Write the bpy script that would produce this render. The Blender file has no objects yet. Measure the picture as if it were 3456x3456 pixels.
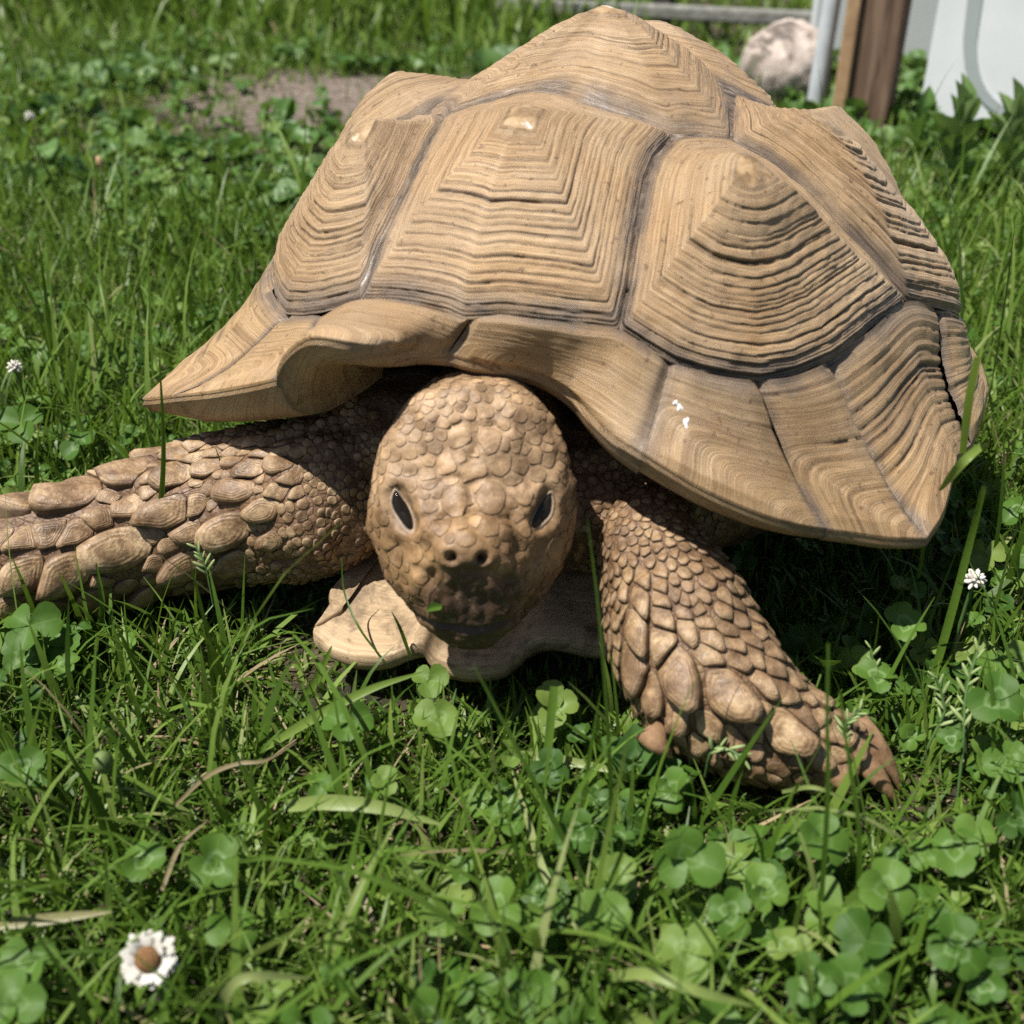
import bpy, bmesh, math, random
import numpy as np
from mathutils import Vector, Matrix
from mathutils.bvhtree import BVHTree

SC = bpy.context.scene
COL = SC.collection
rng = np.random.default_rng(11)
random.seed(5)

# ------------------------------------------------------------------ camera
CAM_H, PITCH, FPX = 0.36, math.radians(31.0), 3706.0
cam_d = bpy.data.cameras.new('camera')
cam = bpy.data.objects.new('camera', cam_d)
COL.objects.link(cam)
cam.location = (0, 0, CAM_H)
cam.rotation_euler = (math.pi / 2 - PITCH, 0, 0)
cam_d.sensor_width = 36.0
cam_d.lens = 36.0 * FPX / 3456.0
cam_d.clip_start, cam_d.clip_end = 0.02, 400
cam_d.dof.use_dof = True
cam_d.dof.focus_distance = 0.585
cam_d.dof.aperture_fstop = 8.8
SC.camera = cam

# ------------------------------------------------------------------ light
SUN = Vector((-0.42, -0.20, 1.0)).normalized()
world = bpy.data.worlds.new('World')
SC.world = world
world.use_nodes = True
wn = world.node_tree
sky = wn.nodes.new('ShaderNodeTexSky')
sky.sky_type = 'NISHITA'
sky.sun_disc = False
sky.sun_elevation = math.asin(SUN.z)
sky.sun_rotation = math.atan2(SUN.x, SUN.y)
wn.links.new(sky.outputs[0], wn.nodes['Background'].inputs[0])
wn.nodes['Background'].inputs[1].default_value = 0.052
sun_d = bpy.data.lights.new('sun', 'SUN')
sun_d.energy, sun_d.angle, sun_d.color = 5.0, math.radians(0.55), (1.0, 0.955, 0.89)
sun = bpy.data.objects.new('sun', sun_d)
COL.objects.link(sun)
sun.rotation_euler = SUN.to_track_quat('Z', 'Y').to_euler()
SC.view_settings.view_transform = 'Standard'
SC.view_settings.look = 'None'
SC.view_settings.exposure = 0.66
SC.view_settings.gamma = 1.0
SC.view_settings.use_curve_mapping = False
SC.cycles.use_denoising = False

# ------------------------------------------------------------------ helpers
CT, ST = math.cos(PITCH), math.sin(PITCH)
EYE = np.array([0, 0, CAM_H])
def ray(p):
    u = (p[0] - 1728) / FPX; v = (p[1] - 1728) / FPX
    return np.array([u, CT - v * ST, -ST - v * CT])
def at_z(p, z=0.0):
    d = ray(p); return EYE + d * ((z - CAM_H) / d[2])
def at_t(p, t): return EYE + ray(p) * t

def hash3(ix, iy, iz):
    n = (ix * 374761393 + iy * 668265263 + iz * 2147483647 + 1013904223) & 0xffffffff
    n = ((n ^ (n >> 13)) * 1274126177) & 0xffffffff
    return ((n ^ (n >> 16)) & 0xffff) / 65535.0
def vnoise(P):
    P = np.asarray(P, float); I = np.floor(P).astype(np.int64); f = P - I; f = f * f * (3 - 2 * f)
    r = 0
    for dx in (0, 1):
        for dy in (0, 1):
            for dz in (0, 1):
                w = (f[..., 0] if dx else 1 - f[..., 0]) * (f[..., 1] if dy else 1 - f[..., 1]) * (f[..., 2] if dz else 1 - f[..., 2])
                r = r + w * hash3(I[..., 0] + dx, I[..., 1] + dy, I[..., 2] + dz)
    return r * 2 - 1
def sstep(a, b, x):
    x = np.clip((x - a) / (b - a), 0, 1); return x * x * (3 - 2 * x)
def unit(v):
    v = np.asarray(v, float); return v / np.maximum(np.linalg.norm(v, axis=-1, keepdims=True), 1e-12)

def mesh_np(name, V, Fq=None, Ft=None, smooth=True, mats=(), attrs=None):
    me = bpy.data.meshes.new(name)
    V = np.asarray(V, np.float32)
    nq = 0 if Fq is None else len(Fq); nt = 0 if Ft is None else len(Ft)
    me.vertices.add(len(V)); me.vertices.foreach_set('co', V.ravel())
    idx = []
    if nq: idx.append(np.asarray(Fq, np.int32).ravel())
    if nt: idx.append(np.asarray(Ft, np.int32).ravel())
    idx = np.concatenate(idx)
    me.loops.add(len(idx)); me.loops.foreach_set('vertex_index', idx)
    me.polygons.add(nq + nt)
    st = np.concatenate([np.arange(nq) * 4, nq * 4 + np.arange(nt) * 3]).astype(np.int32)
    me.polygons.foreach_set('loop_start', st)
    me.update(calc_edges=True); me.validate()
    if smooth: me.polygons.foreach_set('use_smooth', np.ones(len(me.polygons), bool))
    for m in mats: me.materials.append(m)
    for k, a in (attrs or {}).items():
        a = np.asarray(a, np.float32)
        if a.ndim == 1:
            at = me.attributes.new(k, 'FLOAT', 'POINT'); at.data.foreach_set('value', a)
        elif a.shape[1] == 4:
            at = me.attributes.new(k, 'FLOAT_COLOR', 'POINT'); at.data.foreach_set('color', a.ravel())
        else:
            at = me.attributes.new(k, 'FLOAT_VECTOR', 'POINT'); at.data.foreach_set('vector', a.ravel())
    return me
def link(name, me, parent=None, **kw):
    o = bpy.data.objects.new(name, me); COL.objects.link(o)
    if parent: o.parent = parent
    for k, v in kw.items(): o[k] = v
    return o
def empty(name, loc, **kw):
    o = bpy.data.objects.new(name, None); COL.objects.link(o); o.location = loc
    o.empty_display_size = 0.05
    for k, v in kw.items(): o[k] = v
    return o
def grid_faces(nr, nc, closed=False):
    r = np.arange(nr - 1)[:, None]; c = np.arange(nc if closed else nc - 1)[None, :]
    c2 = (c + 1) % nc
    return np.stack([r * nc + c, r * nc + c2, (r + 1) * nc + c2, (r + 1) * nc + c], -1).reshape(-1, 4)
def catmull(P, n, closed=False):
    P = np.asarray(P, float); m = len(P)
    if closed: Q = np.vstack([P[-1], P, P[0], P[1]]); segs = m
    else: Q = np.vstack([2 * P[0] - P[1], P, 2 * P[-1] - P[-2]]); segs = m - 1
    out = []
    for i in range(segs):
        p0, p1, p2, p3 = Q[i], Q[i + 1], Q[i + 2], Q[i + 3]
        t = np.linspace(0, 1, 17)[:-1, None]
        out.append(.5 * ((2 * p1) + (-p0 + p2) * t + (2 * p0 - 5 * p1 + 4 * p2 - p3) * t ** 2 + (-p0 + 3 * p1 - 3 * p2 + p3) * t ** 3))
    out = np.vstack(out + ([] if closed else [P[-1:]]))
    return resample(out, n, closed)
def resample(P, n, closed=False):
    P = np.asarray(P, float)
    if closed: P = np.vstack([P, P[:1]])
    d = np.concatenate([[0], np.cumsum(np.linalg.norm(np.diff(P, axis=0), axis=1))])
    s = np.linspace(0, d[-1], n + 1)[:-1] if closed else np.linspace(0, d[-1], n)
    return np.stack([np.interp(s, d, P[:, k]) for k in range(P.shape[1])], 1)

# ------------------------------------------------------------------ node materials
def mat(name):
    m = bpy.data.materials.new(name); m.use_nodes = True
    nt = m.node_tree; b = nt.nodes['Principled BSDF']
    return m, nt, b
class N:
    def __init__(s, nt): s.nt = nt
    def node(s, typ, ins=None, **kw):
        n = s.nt.nodes.new(typ)
        for k, v in kw.items(): setattr(n, k, v)
        for k, v in (ins or {}).items(): s.set(n.inputs[k], v)
        return n
    def set(s, sock, v):
        if hasattr(v, 'is_linked') and hasattr(v, 'node'): s.nt.links.new(v, sock)
        else: sock.default_value = v
    def math(s, op, a, b=0.0, clamp=False):
        n = s.nt.nodes.new('ShaderNodeMath'); n.operation = op; n.use_clamp = clamp
        s.set(n.inputs[0], a); s.set(n.inputs[1], b); return n.outputs[0]
    def attr(s, name, out='Fac'):
        n = s.nt.nodes.new('ShaderNodeAttribute'); n.attribute_name = name; return n.outputs[out]
    def mix(s, f, a, b, blend='MIX'):
        n = s.nt.nodes.new('ShaderNodeMix'); n.data_type = 'RGBA'; n.blend_type = blend
        s.set(n.inputs[0], f); s.set(n.inputs[6], a); s.set(n.inputs[7], b); return n.outputs[2]
    def ramp(s, f, stops, interp='LINEAR'):
        n = s.nt.nodes.new('ShaderNodeValToRGB'); s.set(n.inputs[0], f); e = n.color_ramp.elements
        n.color_ramp.interpolation = interp
        while len(e) < len(stops): e.new(0.5)
        for i, (p, c) in enumerate(stops):
            e[i].position = p; e[i].color = (c[0], c[1], c[2], 1) if not np.isscalar(c) else (c, c, c, 1)
        return n.outputs[0]
    def noise(s, scale, detail=4, rough=.55, vec=None, dist=0., w=None, out=0):
        n = s.nt.nodes.new('ShaderNodeTexNoise')
        if w is not None: n.noise_dimensions = '4D'; s.set(n.inputs['W'], w)
        n.inputs['Scale'].default_value = scale; n.inputs['Detail'].default_value = detail
        n.inputs['Roughness'].default_value = rough; n.inputs['Distortion'].default_value = dist
        if vec is not None: s.set(n.inputs['Vector'], vec)
        return n.outputs[out]
    def bump(s, h, strength, dist, normal=None):
        n = s.nt.nodes.new('ShaderNodeBump'); n.inputs['Strength'].default_value = strength; n.inputs['Distance'].default_value = dist
        s.set(n.inputs['Height'], h)
        if normal is not None: s.set(n.inputs['Normal'], normal)
        return n.outputs[0]
    def obj(s): return s.nt.nodes.new('ShaderNodeTexCoord').outputs['Object']
def rgba(r, g, b): return (r, g, b, 1)

def m_scute():
    m, nt, b = mat('horn_scute'); n = N(nt); P = n.obj()
    t = n.attr('gt'); cav = n.attr('cav'); gv = n.attr('gv'); seam = n.attr('seam')
    w1 = n.math('MULTIPLY', gv, 260.0)
    streak = n.noise(14, 6, .62, P, .1, w=w1)
    w2 = n.math('MULTIPLY', gv, 900.0)
    fine = n.noise(20, 5, .66, P, .1, w=w2)
    blotch = n.noise(17, 4, .6, P)
    col = n.ramp(streak, [(.36, (.200, .108, .045)), (.44, (.390, .240, .108)), (.52, (.535, .352, .178)), (.61, (.66, .475, .280))])
    big = n.noise(9, 3, .55, P)
    col = n.mix(n.ramp(big, [(.44, .65), (.56, 0.)]), col, n.mix(.5, col, rgba(.52, .40, .25)))
    col = n.mix(n.math('MULTIPLY', n.attr('calm'), .5), col, rgba(.44, .285, .135))
    patchy = n.noise(13, 5, .7, P, .6)
    col = n.mix(n.ramp(patchy, [(.47, 0.), (.60, .60)]), col, n.mix(.6, col, rgba(.24, .135, .062)))
    band = n.noise(7, 3, .6, P, .1, w=n.math('MULTIPLY', gv, 120.0))
    col = n.mix(n.ramp(band, [(.50, 0.), (.59, .75)]), col, n.mix(.7, col, rgba(.20, .112, .050)))
    col = n.mix(n.math('MULTIPLY', n.ramp(fine, [(.48, 0.), (.56, 1.)]), .45), col, n.mix(.75, col, rgba(.17, .092, .042)))
    col = n.mix(n.ramp(blotch, [(.50, 0.), (.62, .28)]), col, rgba(.40, .30, .19))
    col = n.mix(n.ramp(t, [(.01, .8), (.10, 0.)]), col, n.ramp(n.noise(120, 5, .7, P, .4), [(.40, (.12, .072, .034)), (.50, (.255, .165, .082)), (.62, (.37, .26, .145))]))
    # scuffs: short pale scratches worn along the growth
    scf = n.noise(110, 2, .5, P, 0., w=n.math('MULTIPLY', gv, 1500.0))
    col = n.mix(n.math('MULTIPLY', n.ramp(scf, [(.58, 0.), (.66, 1.)]), n.ramp(n.noise(16, 3, .6, P), [(.42, 0.), (.58, .85)])), col, rgba(.66, .55, .42))
    spk = n.noise(260, 2, .5, P)
    col = n.mix(n.ramp(spk, [(.66, 0.), (.71, .6)]), col, rgba(.11, .06, .03))
    grey = n.noise(20, 5, .72, P, .15, w=n.math('MULTIPLY', gv, 1150.0))
    seamcol = n.ramp(grey, [(.40, (.035, .024, .017)), (.47, (.115, .080, .055)), (.54, (.24, .180, .130)), (.61, (.40, .33, .255)), (.70, (.58, .51, .43))])
    sf = n.math('MULTIPLY', seam, n.ramp(n.noise(30, 4, .65, P), [(.34, .35), (.54, 1.)]))
    col = n.mix(sf, col, seamcol)
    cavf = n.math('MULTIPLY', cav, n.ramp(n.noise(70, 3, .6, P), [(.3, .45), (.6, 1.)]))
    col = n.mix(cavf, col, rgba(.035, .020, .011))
    b.inputs['Base Color'].default_value = (1, 1, 1, 1); n.set(b.inputs['Base Color'], col)
    n.set(b.inputs['Roughness'], n.ramp(streak, [(.36, .54), (.62, .30)]))
    b.inputs['Specular IOR Level'].default_value = .5
    h = n.math('ADD', n.math('MULTIPLY', fine, .7), n.math('MULTIPLY', n.noise(420, 3, .6, P), .3))
    n1 = n.bump(h, .5, .0010)
    n1 = n.bump(streak, .5, .0018, n1)
    n.set(b.inputs['Normal'], n1)
    return m
def m_shellbase():
    m, nt, b = mat('shell_seam_horn'); n = N(nt); P = n.obj()
    n.set(b.inputs['Base Color'], n.ramp(n.noise(150, 5, .7, P), [(.35, (.028, .02, .014)), (.55, (.12, .085, .06)), (.7, (.30, .25, .20))]))
    b.inputs['Roughness'].default_value = .75
    n.set(b.inputs['Normal'], n.bump(n.noise(260, 4, .6, P), .8, .001))
    return m
def m_body():
    m, nt, b = mat('tortoise_skin'); n = N(nt); P = n.obj()
    tint = n.attr('tint', 'Color')
    vor = n.node('ShaderNodeTexVoronoi', {'Vector': P, 'Scale': 260.0}, feature='DISTANCE_TO_EDGE').outputs['Distance']
    e = n.math('ADD', n.ramp(vor, [(.02, 0.), (.16, 1.)]), n.math('SUBTRACT', 1.0, n.attr('pebble')), True)
    mot = n.noise(75, 6, .72, P, .4)
    col = n.mix(n.ramp(mot, [(.40, .0), (.60, .85)]), tint, n.mix(.68, tint, rgba(.07, .034, .015)))
    col = n.mix(n.ramp(n.noise(330, 3, .6, P), [(.55, 0.), (.72, .45)]), col, n.mix(.6, tint, rgba(.50, .37, .24)))
    col = n.mix(n.math('MULTIPLY', n.math('SUBTRACT', 1.0, e), .55), col, rgba(.06, .035, .019))
    n.set(b.inputs['Base Color'], col)
    b.inputs['Roughness'].default_value = .52
    b.inputs['Specular IOR Level'].default_value = .4
    nb = n.bump(e, .35, .0009)
    nb = n.bump(n.noise(520, 4, .65, P), .5, .0007, nb)
    n.set(b.inputs['Normal'], nb)
    return m
def m_scale():
    m, nt, b = mat('leg_scale_horn'); n = N(nt); P = n.obj()
    r = n.node('ShaderNodeObjectInfo').outputs['Random']
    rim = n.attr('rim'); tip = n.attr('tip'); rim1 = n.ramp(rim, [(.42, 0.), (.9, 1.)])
    base = n.ramp(n.noise(60, 6, .68, P, .3), [(.38, (.095, .055, .026)), (.47, (.225, .138, .066)), (.54, (.34, .225, .115)), (.63, (.46, .33, .185))])
    base = n.mix(n.math('MULTIPLY', r, .35), base, rgba(.24, .145, .085))
    base = n.mix(n.ramp(n.noise(210, 5, .7, P, .2), [(.46, 0.), (.58, .6)]), base, rgba(.13, .078, .040))
    base = n.mix(n.math('MULTIPLY', tip, n.ramp(n.noise(120, 3, .5, P), [(.35, 0.), (.6, .45)])), base, rgba(.47, .335, .21))
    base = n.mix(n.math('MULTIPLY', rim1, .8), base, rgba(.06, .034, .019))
    lines = n.math('SINE', n.math('ADD', n.math('MULTIPLY', rim, 75.0), n.math('MULTIPLY', n.noise(60, 3, .6, P), 9.0)))
    base = n.mix(n.math('MULTIPLY', n.math('MULTIPLY', n.math('ADD', lines, 1.0), .5), n.ramp(rim, [(.15, 0.), (.3, .38)])), base, n.mix(.6, base, rgba(.10, .055, .03)))
    n.set(b.inputs['Base Color'], base)
    n.set(b.inputs['Roughness'], n.ramp(n.noise(150, 4, .6, P), [(.35, .36), (.65, .6)]))
    b.inputs['Specular IOR Level'].default_value = .42
    h = n.noise(380, 5, .65, P, .3)
    nb = n.bump(h, .6, .0009)
    nb = n.bump(n.math('MULTIPLY', lines, n.ramp(rim, [(.1, 0.), (.3, .6)])), .25, .0006, nb)
    nb = n.bump(n.noise(90, 4, .6, P), .45, .002, nb)
    n.set(b.inputs['Normal'], nb)
    return m
def simple(name, c, rough=.5, spec=.5, var=.0, scale=60, c2=None, bump=0., bscale=200, bdist=.001, metal=0.):
    m, nt, b = mat(name); n = N(nt); P = n.obj()
    c2 = c2 or tuple(x * (1 - var) for x in c)
    n.set(b.inputs['Base Color'], n.ramp(n.noise(scale, 5, .62, P), [(.34, c2), (.66, c)]))
    b.inputs['Roughness'].default_value = rough; b.inputs['Specular IOR Level'].default_value = spec
    b.inputs['Metallic'].default_value = metal
    if bump: n.set(b.inputs['Normal'], n.bump(n.noise(bscale, 5, .65, P), bump, bdist))
    return m
def m_leaf(name, stops, trans=.35, rough=.42, clover=False):
    m, nt, b = mat(name); n = N(nt); P = n.obj()
    r = n.attr('rnd'); ll = n.attr('lu')
    col = n.ramp(r, stops)
    col = n.mix(n.ramp(n.noise(140, 3, .6, P), [(.35, .0), (.7, .35)]), col, n.mix(.5, col, rgba(.10, .16, .03)))
    if clover:
        lv = n.attr('lv')
        # pale chevron across each leaflet, and a lighter midrib
        d = n.math('ABSOLUTE', n.math('SUBTRACT', n.math('SUBTRACT', ll, .42), n.math('MULTIPLY', n.math('ABSOLUTE', lv), -.35)))
        ch = n.math('SUBTRACT', 1.0, n.math('MULTIPLY', d, 9.0), True)
        col = n.mix(n.math('MULTIPLY', ch, n.math('MULTIPLY', n.math('FRACT', n.math('MULTIPLY', r, 7.3)), .75)), col, rgba(.24, .35, .15))
        rib = n.math('SUBTRACT', 1.0, n.math('MULTIPLY', n.math('ABSOLUTE', lv), 16.0), True)
        col = n.mix(n.math('MULTIPLY', rib, .35), col, rgba(.16, .30, .07))
    n.set(b.inputs['Base Color'], col)
    b.inputs['Roughness'].default_value = rough; b.inputs['Specular IOR Level'].default_value = .28
    n.set(b.inputs['Normal'], n.bump(n.noise(300, 3, .6, P), .3, .0006))
    tr = nt.nodes.new('ShaderNodeBsdfTranslucent')
    n.set(tr.inputs['Color'], n.mix(.5, col, rgba(.16, .26, .02)))
    mx = nt.nodes.new('ShaderNodeMixShader'); mx.inputs[0].default_value = trans
    nt.links.new(b.outputs[0], mx.inputs[1]); nt.links.new(tr.outputs[0], mx.inputs[2])
    nt.links.new(mx.outputs[0], nt.nodes['Material Output'].inputs['Surface'])
    return m
GREEN = [(0., (.034, .076, .009)), (.3, (.070, .138, .015)), (.62, (.118, .205, .028)), (.80, (.195, .275, .058)), (.90, (.27, .31, .12)), (.95, (.30, .235, .13)), (1., (.36, .27, .17))]
M = dict(
    scute=m_scute(), base=m_shellbase(), body=m_body(), scale=m_scale(),
    grass=m_leaf('grass_blade', GREEN),
    clover=m_leaf('clover_leaf', [(0., (.028, .078, .009)), (.45, (.054, .128, .015)), (.8, (.092, .180, .024)), (1., (.17, .235, .05))], .3, .55, True),
    weed=m_leaf('weed_leaf', [(0., (.05, .13, .03)), (.5, (.11, .21, .055)), (1., (.20, .29, .11))], .3, .45, True),
    straw=m_leaf('dry_grass', [(0., (.30, .22, .12)), (.5, (.40, .29, .17)), (1., (.33, .34, .16))], .25, .6),
    soil=None)

# ------------------------------------------------------------------ ground
def gz(x, y):
    x = np.asarray(x, float); y = np.asarray(y, float); z0 = np.zeros_like(x)
    return .006 * vnoise(np.stack([x * 6, y * 6, z0 + 3], -1)) + .02 * vnoise(np.stack([x * 1.3, y * 1.3, z0 + 9], -1)) * sstep(.9, 2.5, y) - .004
def dirt(x, y):
    # bare worn strip behind the lawn, left of the shell
    x = np.asarray(x, float); y = np.asarray(y, float); k = .05 * vnoise(np.stack([x * 9, y * 9, x * 0], -1)) + .03 * vnoise(np.stack([x * 24, y * 24, x * 0 + 2], -1))
    return np.exp(-(((x + .24 + k) / .40) ** 2 + ((y - 1.98 + k) / .25) ** 2) ** 2)
xs = np.concatenate([np.linspace(-60, -3, 20), np.linspace(-2.9, 2.9, 150), np.linspace(3, 60, 20)])
ys = np.concatenate([np.linspace(-20, -.6, 8), np.linspace(-.5, 4.5, 150), np.linspace(4.8, 120, 30)])
X, Y = np.meshgrid(xs, ys)
gm, nt_, b_ = mat('soil'); n_ = N(nt_); P_ = n_.obj()
c_ = n_.ramp(n_.noise(30, 6, .65, P_), [(.35, (.014, .012, .005)), (.5, (.040, .032, .013)), (.62, (.085, .068, .028)), (.72, (.19, .145, .075))])
dc_ = n_.ramp(n_.noise(55, 6, .7, P_), [(.36, (.08, .057, .042)), (.5, (.19, .145, .115)), (.62, (.30, .245, .20))])
c_ = n_.mix(n_.attr('dirt'), c_, dc_)
n_.set(b_.inputs['Base Color'], c_); b_.inputs['Roughness'].default_value = .95
n_.set(b_.inputs['Normal'], n_.bump(n_.noise(90, 6, .7, P_), .9, .01))
link('ground', mesh_np('ground', np.stack([X, Y, gz(X, Y)], -1).reshape(-1, 3), grid_faces(*X.shape), mats=[gm], attrs={'dirt': dirt(X, Y).ravel()}), kind='structure', label='brown soil under the lawn with a bare strip behind', category='ground')

# ------------------------------------------------------------------ the tortoise: frame and dome
CX, CY, YAW, DA, DB, DC, DZ, DN, DM = .0463, .6033, .352, .2323, .1995, .1765, .0944, 1.9777, 1.8159
FW = np.array([-math.sin(YAW), -math.cos(YAW), 0]); LF = np.array([math.cos(YAW), -math.sin(YAW), 0]); UP = np.array([0, 0, 1.])
C0 = np.array([CX, CY, DZ])
def toT(P): q = np.asarray(P) - C0; return np.stack([q @ FW, q @ LF, q @ UP], -1)
def toW(T): T = np.asarray(T, float); return C0 + T[..., :1] * FW + T[..., 1:2] * LF + T[..., 2:3] * UP
def domeF(T):
    r = (np.abs(T[..., 0] / DA) ** DN + np.abs(T[..., 1] / DB) ** DN) ** (1 / DN)
    return (r ** DM + np.abs(T[..., 2] / DC) ** DM) ** (1 / DM)
def onDome(T): T = np.asarray(T, float); return T / domeF(T)[..., None]
def xy(x, y):
    r = (abs(x / DA) ** DN + abs(y / DB) ** DN) ** (1 / DN)
    return np.array([x, y, DC * max(0., 1 - r ** DM) ** (1 / DM)])
TS = np.linspace(.28, 1.1, 1600)
def cast(p, k=0.0):
    Q = toT(EYE + TS[:, None] * ray(p)); f = domeF(Q) - (1 + k)
    i = np.where(f < 0)[0]
    if len(i) == 0 or i[0] == 0: j = int(np.argmin(f)); return onDome(Q[j])
    j = i[0]; w = f[j - 1] / (f[j - 1] - f[j]); return onDome(Q[j - 1] + w * (Q[j] - Q[j - 1]))
def flank(Q):
    b = np.zeros(Q.shape[:-1])
    for c_, r_, h_ in (((-.03, .190, .062), .060, .011), ((.0, .195, .04), .05, .004)): b = b + h_ * np.exp(-np.sum((Q - np.array(c_)) ** 2, -1) / r_ ** 2)
    return b
def mir(L): return [np.array([p[0], -p[1], p[2]]) for p in L]

tort = empty('tortoise', (CX, CY, 0), label='big tan tortoise with a ridged shell walking over the grass', category='tortoise')
ORG = np.array([CX, CY, 0])

# seams: pixel tuples are looked up on the dome, T(...) are points in the tortoise's own frame
class T(tuple): pass
def S(*pts): return [xy(*p) if isinstance(p, T) else cast(p) for p in pts]
R = dict(
    v1_front=S((1590, 1072), (1700, 1066), (1840, 1082), (1980, 1098), (2090, 1112)),
    v1_c1=S((2090, 1112), (2118, 985), (2140, 840), (2168, 690), (2186, 595), (2218, 517), (2282, 448)),
    v1_v2=S((1800, 303), (1883, 306), (1971, 336), (2048, 362), (2140, 392), (2282, 448)),
    v2_c1=S((2282, 448), (2380, 444), (2478, 461)),
    c1_c2=S((2478, 461), (2535, 492), (2600, 528), (2703, 606), (2807, 708), (2869, 780), (2962, 884), (3057, 1019)),
    v2_c2=S((2478, 461), T((.012, .071)), T((-.030, .060))),
    v2_v3=S(T((-.040, 0)), T((-.036, .03)), T((-.030, .060))),
    v3_c2=S(T((-.030, .060)), T((-.055, .090))),
    v3_c3=S(T((-.055, .090)), T((-.13, .066))),
    v3_v4=S(T((-.130, 0)), T((-.13, .066))),
    v4_c3=S(T((-.13, .066)), T((-.148, .072))),
    v4_c4=S(T((-.148, .072)), T((-.192, .042))),
    v4_v5=S(T((-.196, 0)), T((-.192, .042))),
    v5_c4=S(T((-.192, .042)), T((-.208, .062))),
    v5_m=S(T((-.224, 0)), T((-.220, .03)), T((-.208, .062))),
    c2_c3=S(T((-.055, .090)), T((-.062, .13)), T((-.066, .178))),
    c3_c4=S(T((-.148, .072)), T((-.158, .10)), T((-.166, .122))),
    c1_m1=S((2090, 1112), (2180, 1168), (2270, 1222)),
    c1_m2=S((2270, 1222), (2370, 1255), (2470, 1275), (2572, 1286)),
    c1_m3=S((2572, 1286), (2697, 1266), (2823, 1215)),
    c1_m4=S((2823, 1215), (2945, 1116), (3057, 1019)),
    c2_m4=S((3057, 1019), (3131, 1050)),
    c2_m5=S((3131, 1050), T((-.02, .187)), T((-.052, .184))),
    c2_m6=S(T((-.052, .184)), T((-.066, .178))),
    c3_m6=S(T((-.066, .178)), T((-.11, .164))),
    c3_m7=S(T((-.11, .164)), T((-.166, .122))),
    c4_m8=S(T((-.166, .122)), T((-.192, .088))),
    c4_m9=S(T((-.192, .088)), T((-.208, .062))),
)
L = {k: mir(v) for k, v in R.items()}
L['v1_front'] = S((1590, 1072), (1555, 1074), (1500, 1048), (1400, 1024), (1300, 1012), (1207, 1012))
L['v1_c1'] = S((1207, 1012), (1233, 957), (1269, 843), (1311, 755), (1373, 621), (1419, 517), (1480, 400))
L['v1_v2'] = S((1800, 303), (1740, 313), (1666, 336), (1588, 357), (1480, 400))
L['c1_m1'] = S((1207, 1012), (1140, 1035), (1062, 1052))
L['c1_m2'] = S((1062, 1052), (1000, 1060), (945, 1056))
L['c1_m3'] = S((945, 1056), (915, 1010)) + [xy(.118, -.140)]
L['v2_c1'][0] = L['v1_v2'][-1]
L['c1_m4'][0] = L['c1_m3'][-1]

def chain(*parts):
    out = []
    for p in parts:
        for q in p:
            if not out or np.linalg.norm(q - out[-1]) > 1e-4: out.append(q)
    if np.linalg.norm(out[0] - out[-1]) < 1e-4: out.pop()
    return np.array(out)
rv = lambda p: p[::-1]
# boundaries
BV1 = chain(R['v1_front'], R['v1_c1'], rv(R['v1_v2']), L['v1_v2'], rv(L['v1_c1']), rv(L['v1_front']))
BV2 = chain(R['v1_v2'], R['v2_c1'], R['v2_c2'], rv(R['v2_v3']), L['v2_v3'], rv(L['v2_c2']), rv(L['v2_c1']), rv(L['v1_v2']))
BV3 = chain(R['v2_v3'], R['v3_c2'], R['v3_c3'], rv(R['v3_v4']), L['v3_v4'], rv(L['v3_c3']), rv(L['v3_c2']), rv(L['v2_v3']))
BV4 = chain(R['v3_v4'], R['v4_c3'], R['v4_c4'], rv(R['v4_v5']), L['v4_v5'], rv(L['v4_c4']), rv(L['v4_c3']), rv(L['v3_v4']))
BV5 = chain(R['v4_v5'], R['v5_c4'], rv(R['v5_m']), L['v5_m'], rv(L['v5_c4']), rv(L['v4_v5']))
def costals(D):
    c1 = chain(D['v1_c1'], D['v2_c1'], D['c1_c2'], rv(D['c1_m4']), rv(D['c1_m3']), rv(D['c1_m2']), rv(D['c1_m1']))
    c2 = chain(D['v2_c2'], D['v3_c2'], D['c2_c3'], rv(D['c2_m6']), rv(D['c2_m5']), rv(D['c2_m4']), rv(D['c1_c2']))
    c3 = chain(D['v3_c3'], D['v4_c3'], D['c3_c4'], rv(D['c3_m7']), rv(D['c3_m6']), rv(D['c2_c3']))
    c4 = chain(D['v4_c4'], D['v5_c4'], rv(D['c4_m9']), rv(D['c4_m8']), rv(D['c3_c4']))
    return c1, c2, c3, c4
CR, CL = costals(R), costals(L)

# shell base: horn under the seams
th = np.linspace(0, 2 * np.pi, 121)[:-1]; ph = np.linspace(0.02, .66, 44)
pm_ = np.where(np.cos(th) > 0, .66 - .11 * sstep(.35, .75, np.cos(th)), .66)
PH = ph[:, None] / .66 * pm_[None]
bt = np.stack([np.cos(th)[None] * np.sin(PH * np.pi / 2) * DA, np.sin(th)[None] * np.sin(PH * np.pi / 2) * DB, np.cos(PH * np.pi / 2) * DC], -1)
bt = onDome(bt) * .9865
low = bt[-1] * np.array([.86, .86, .93])
bt = np.vstack([bt.reshape(-1, 3), low])
shell = link('shell', mesh_np('shell', toW(bt) - ORG, grid_faces(45, 120, True), mats=[M['base']]), tort)

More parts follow.
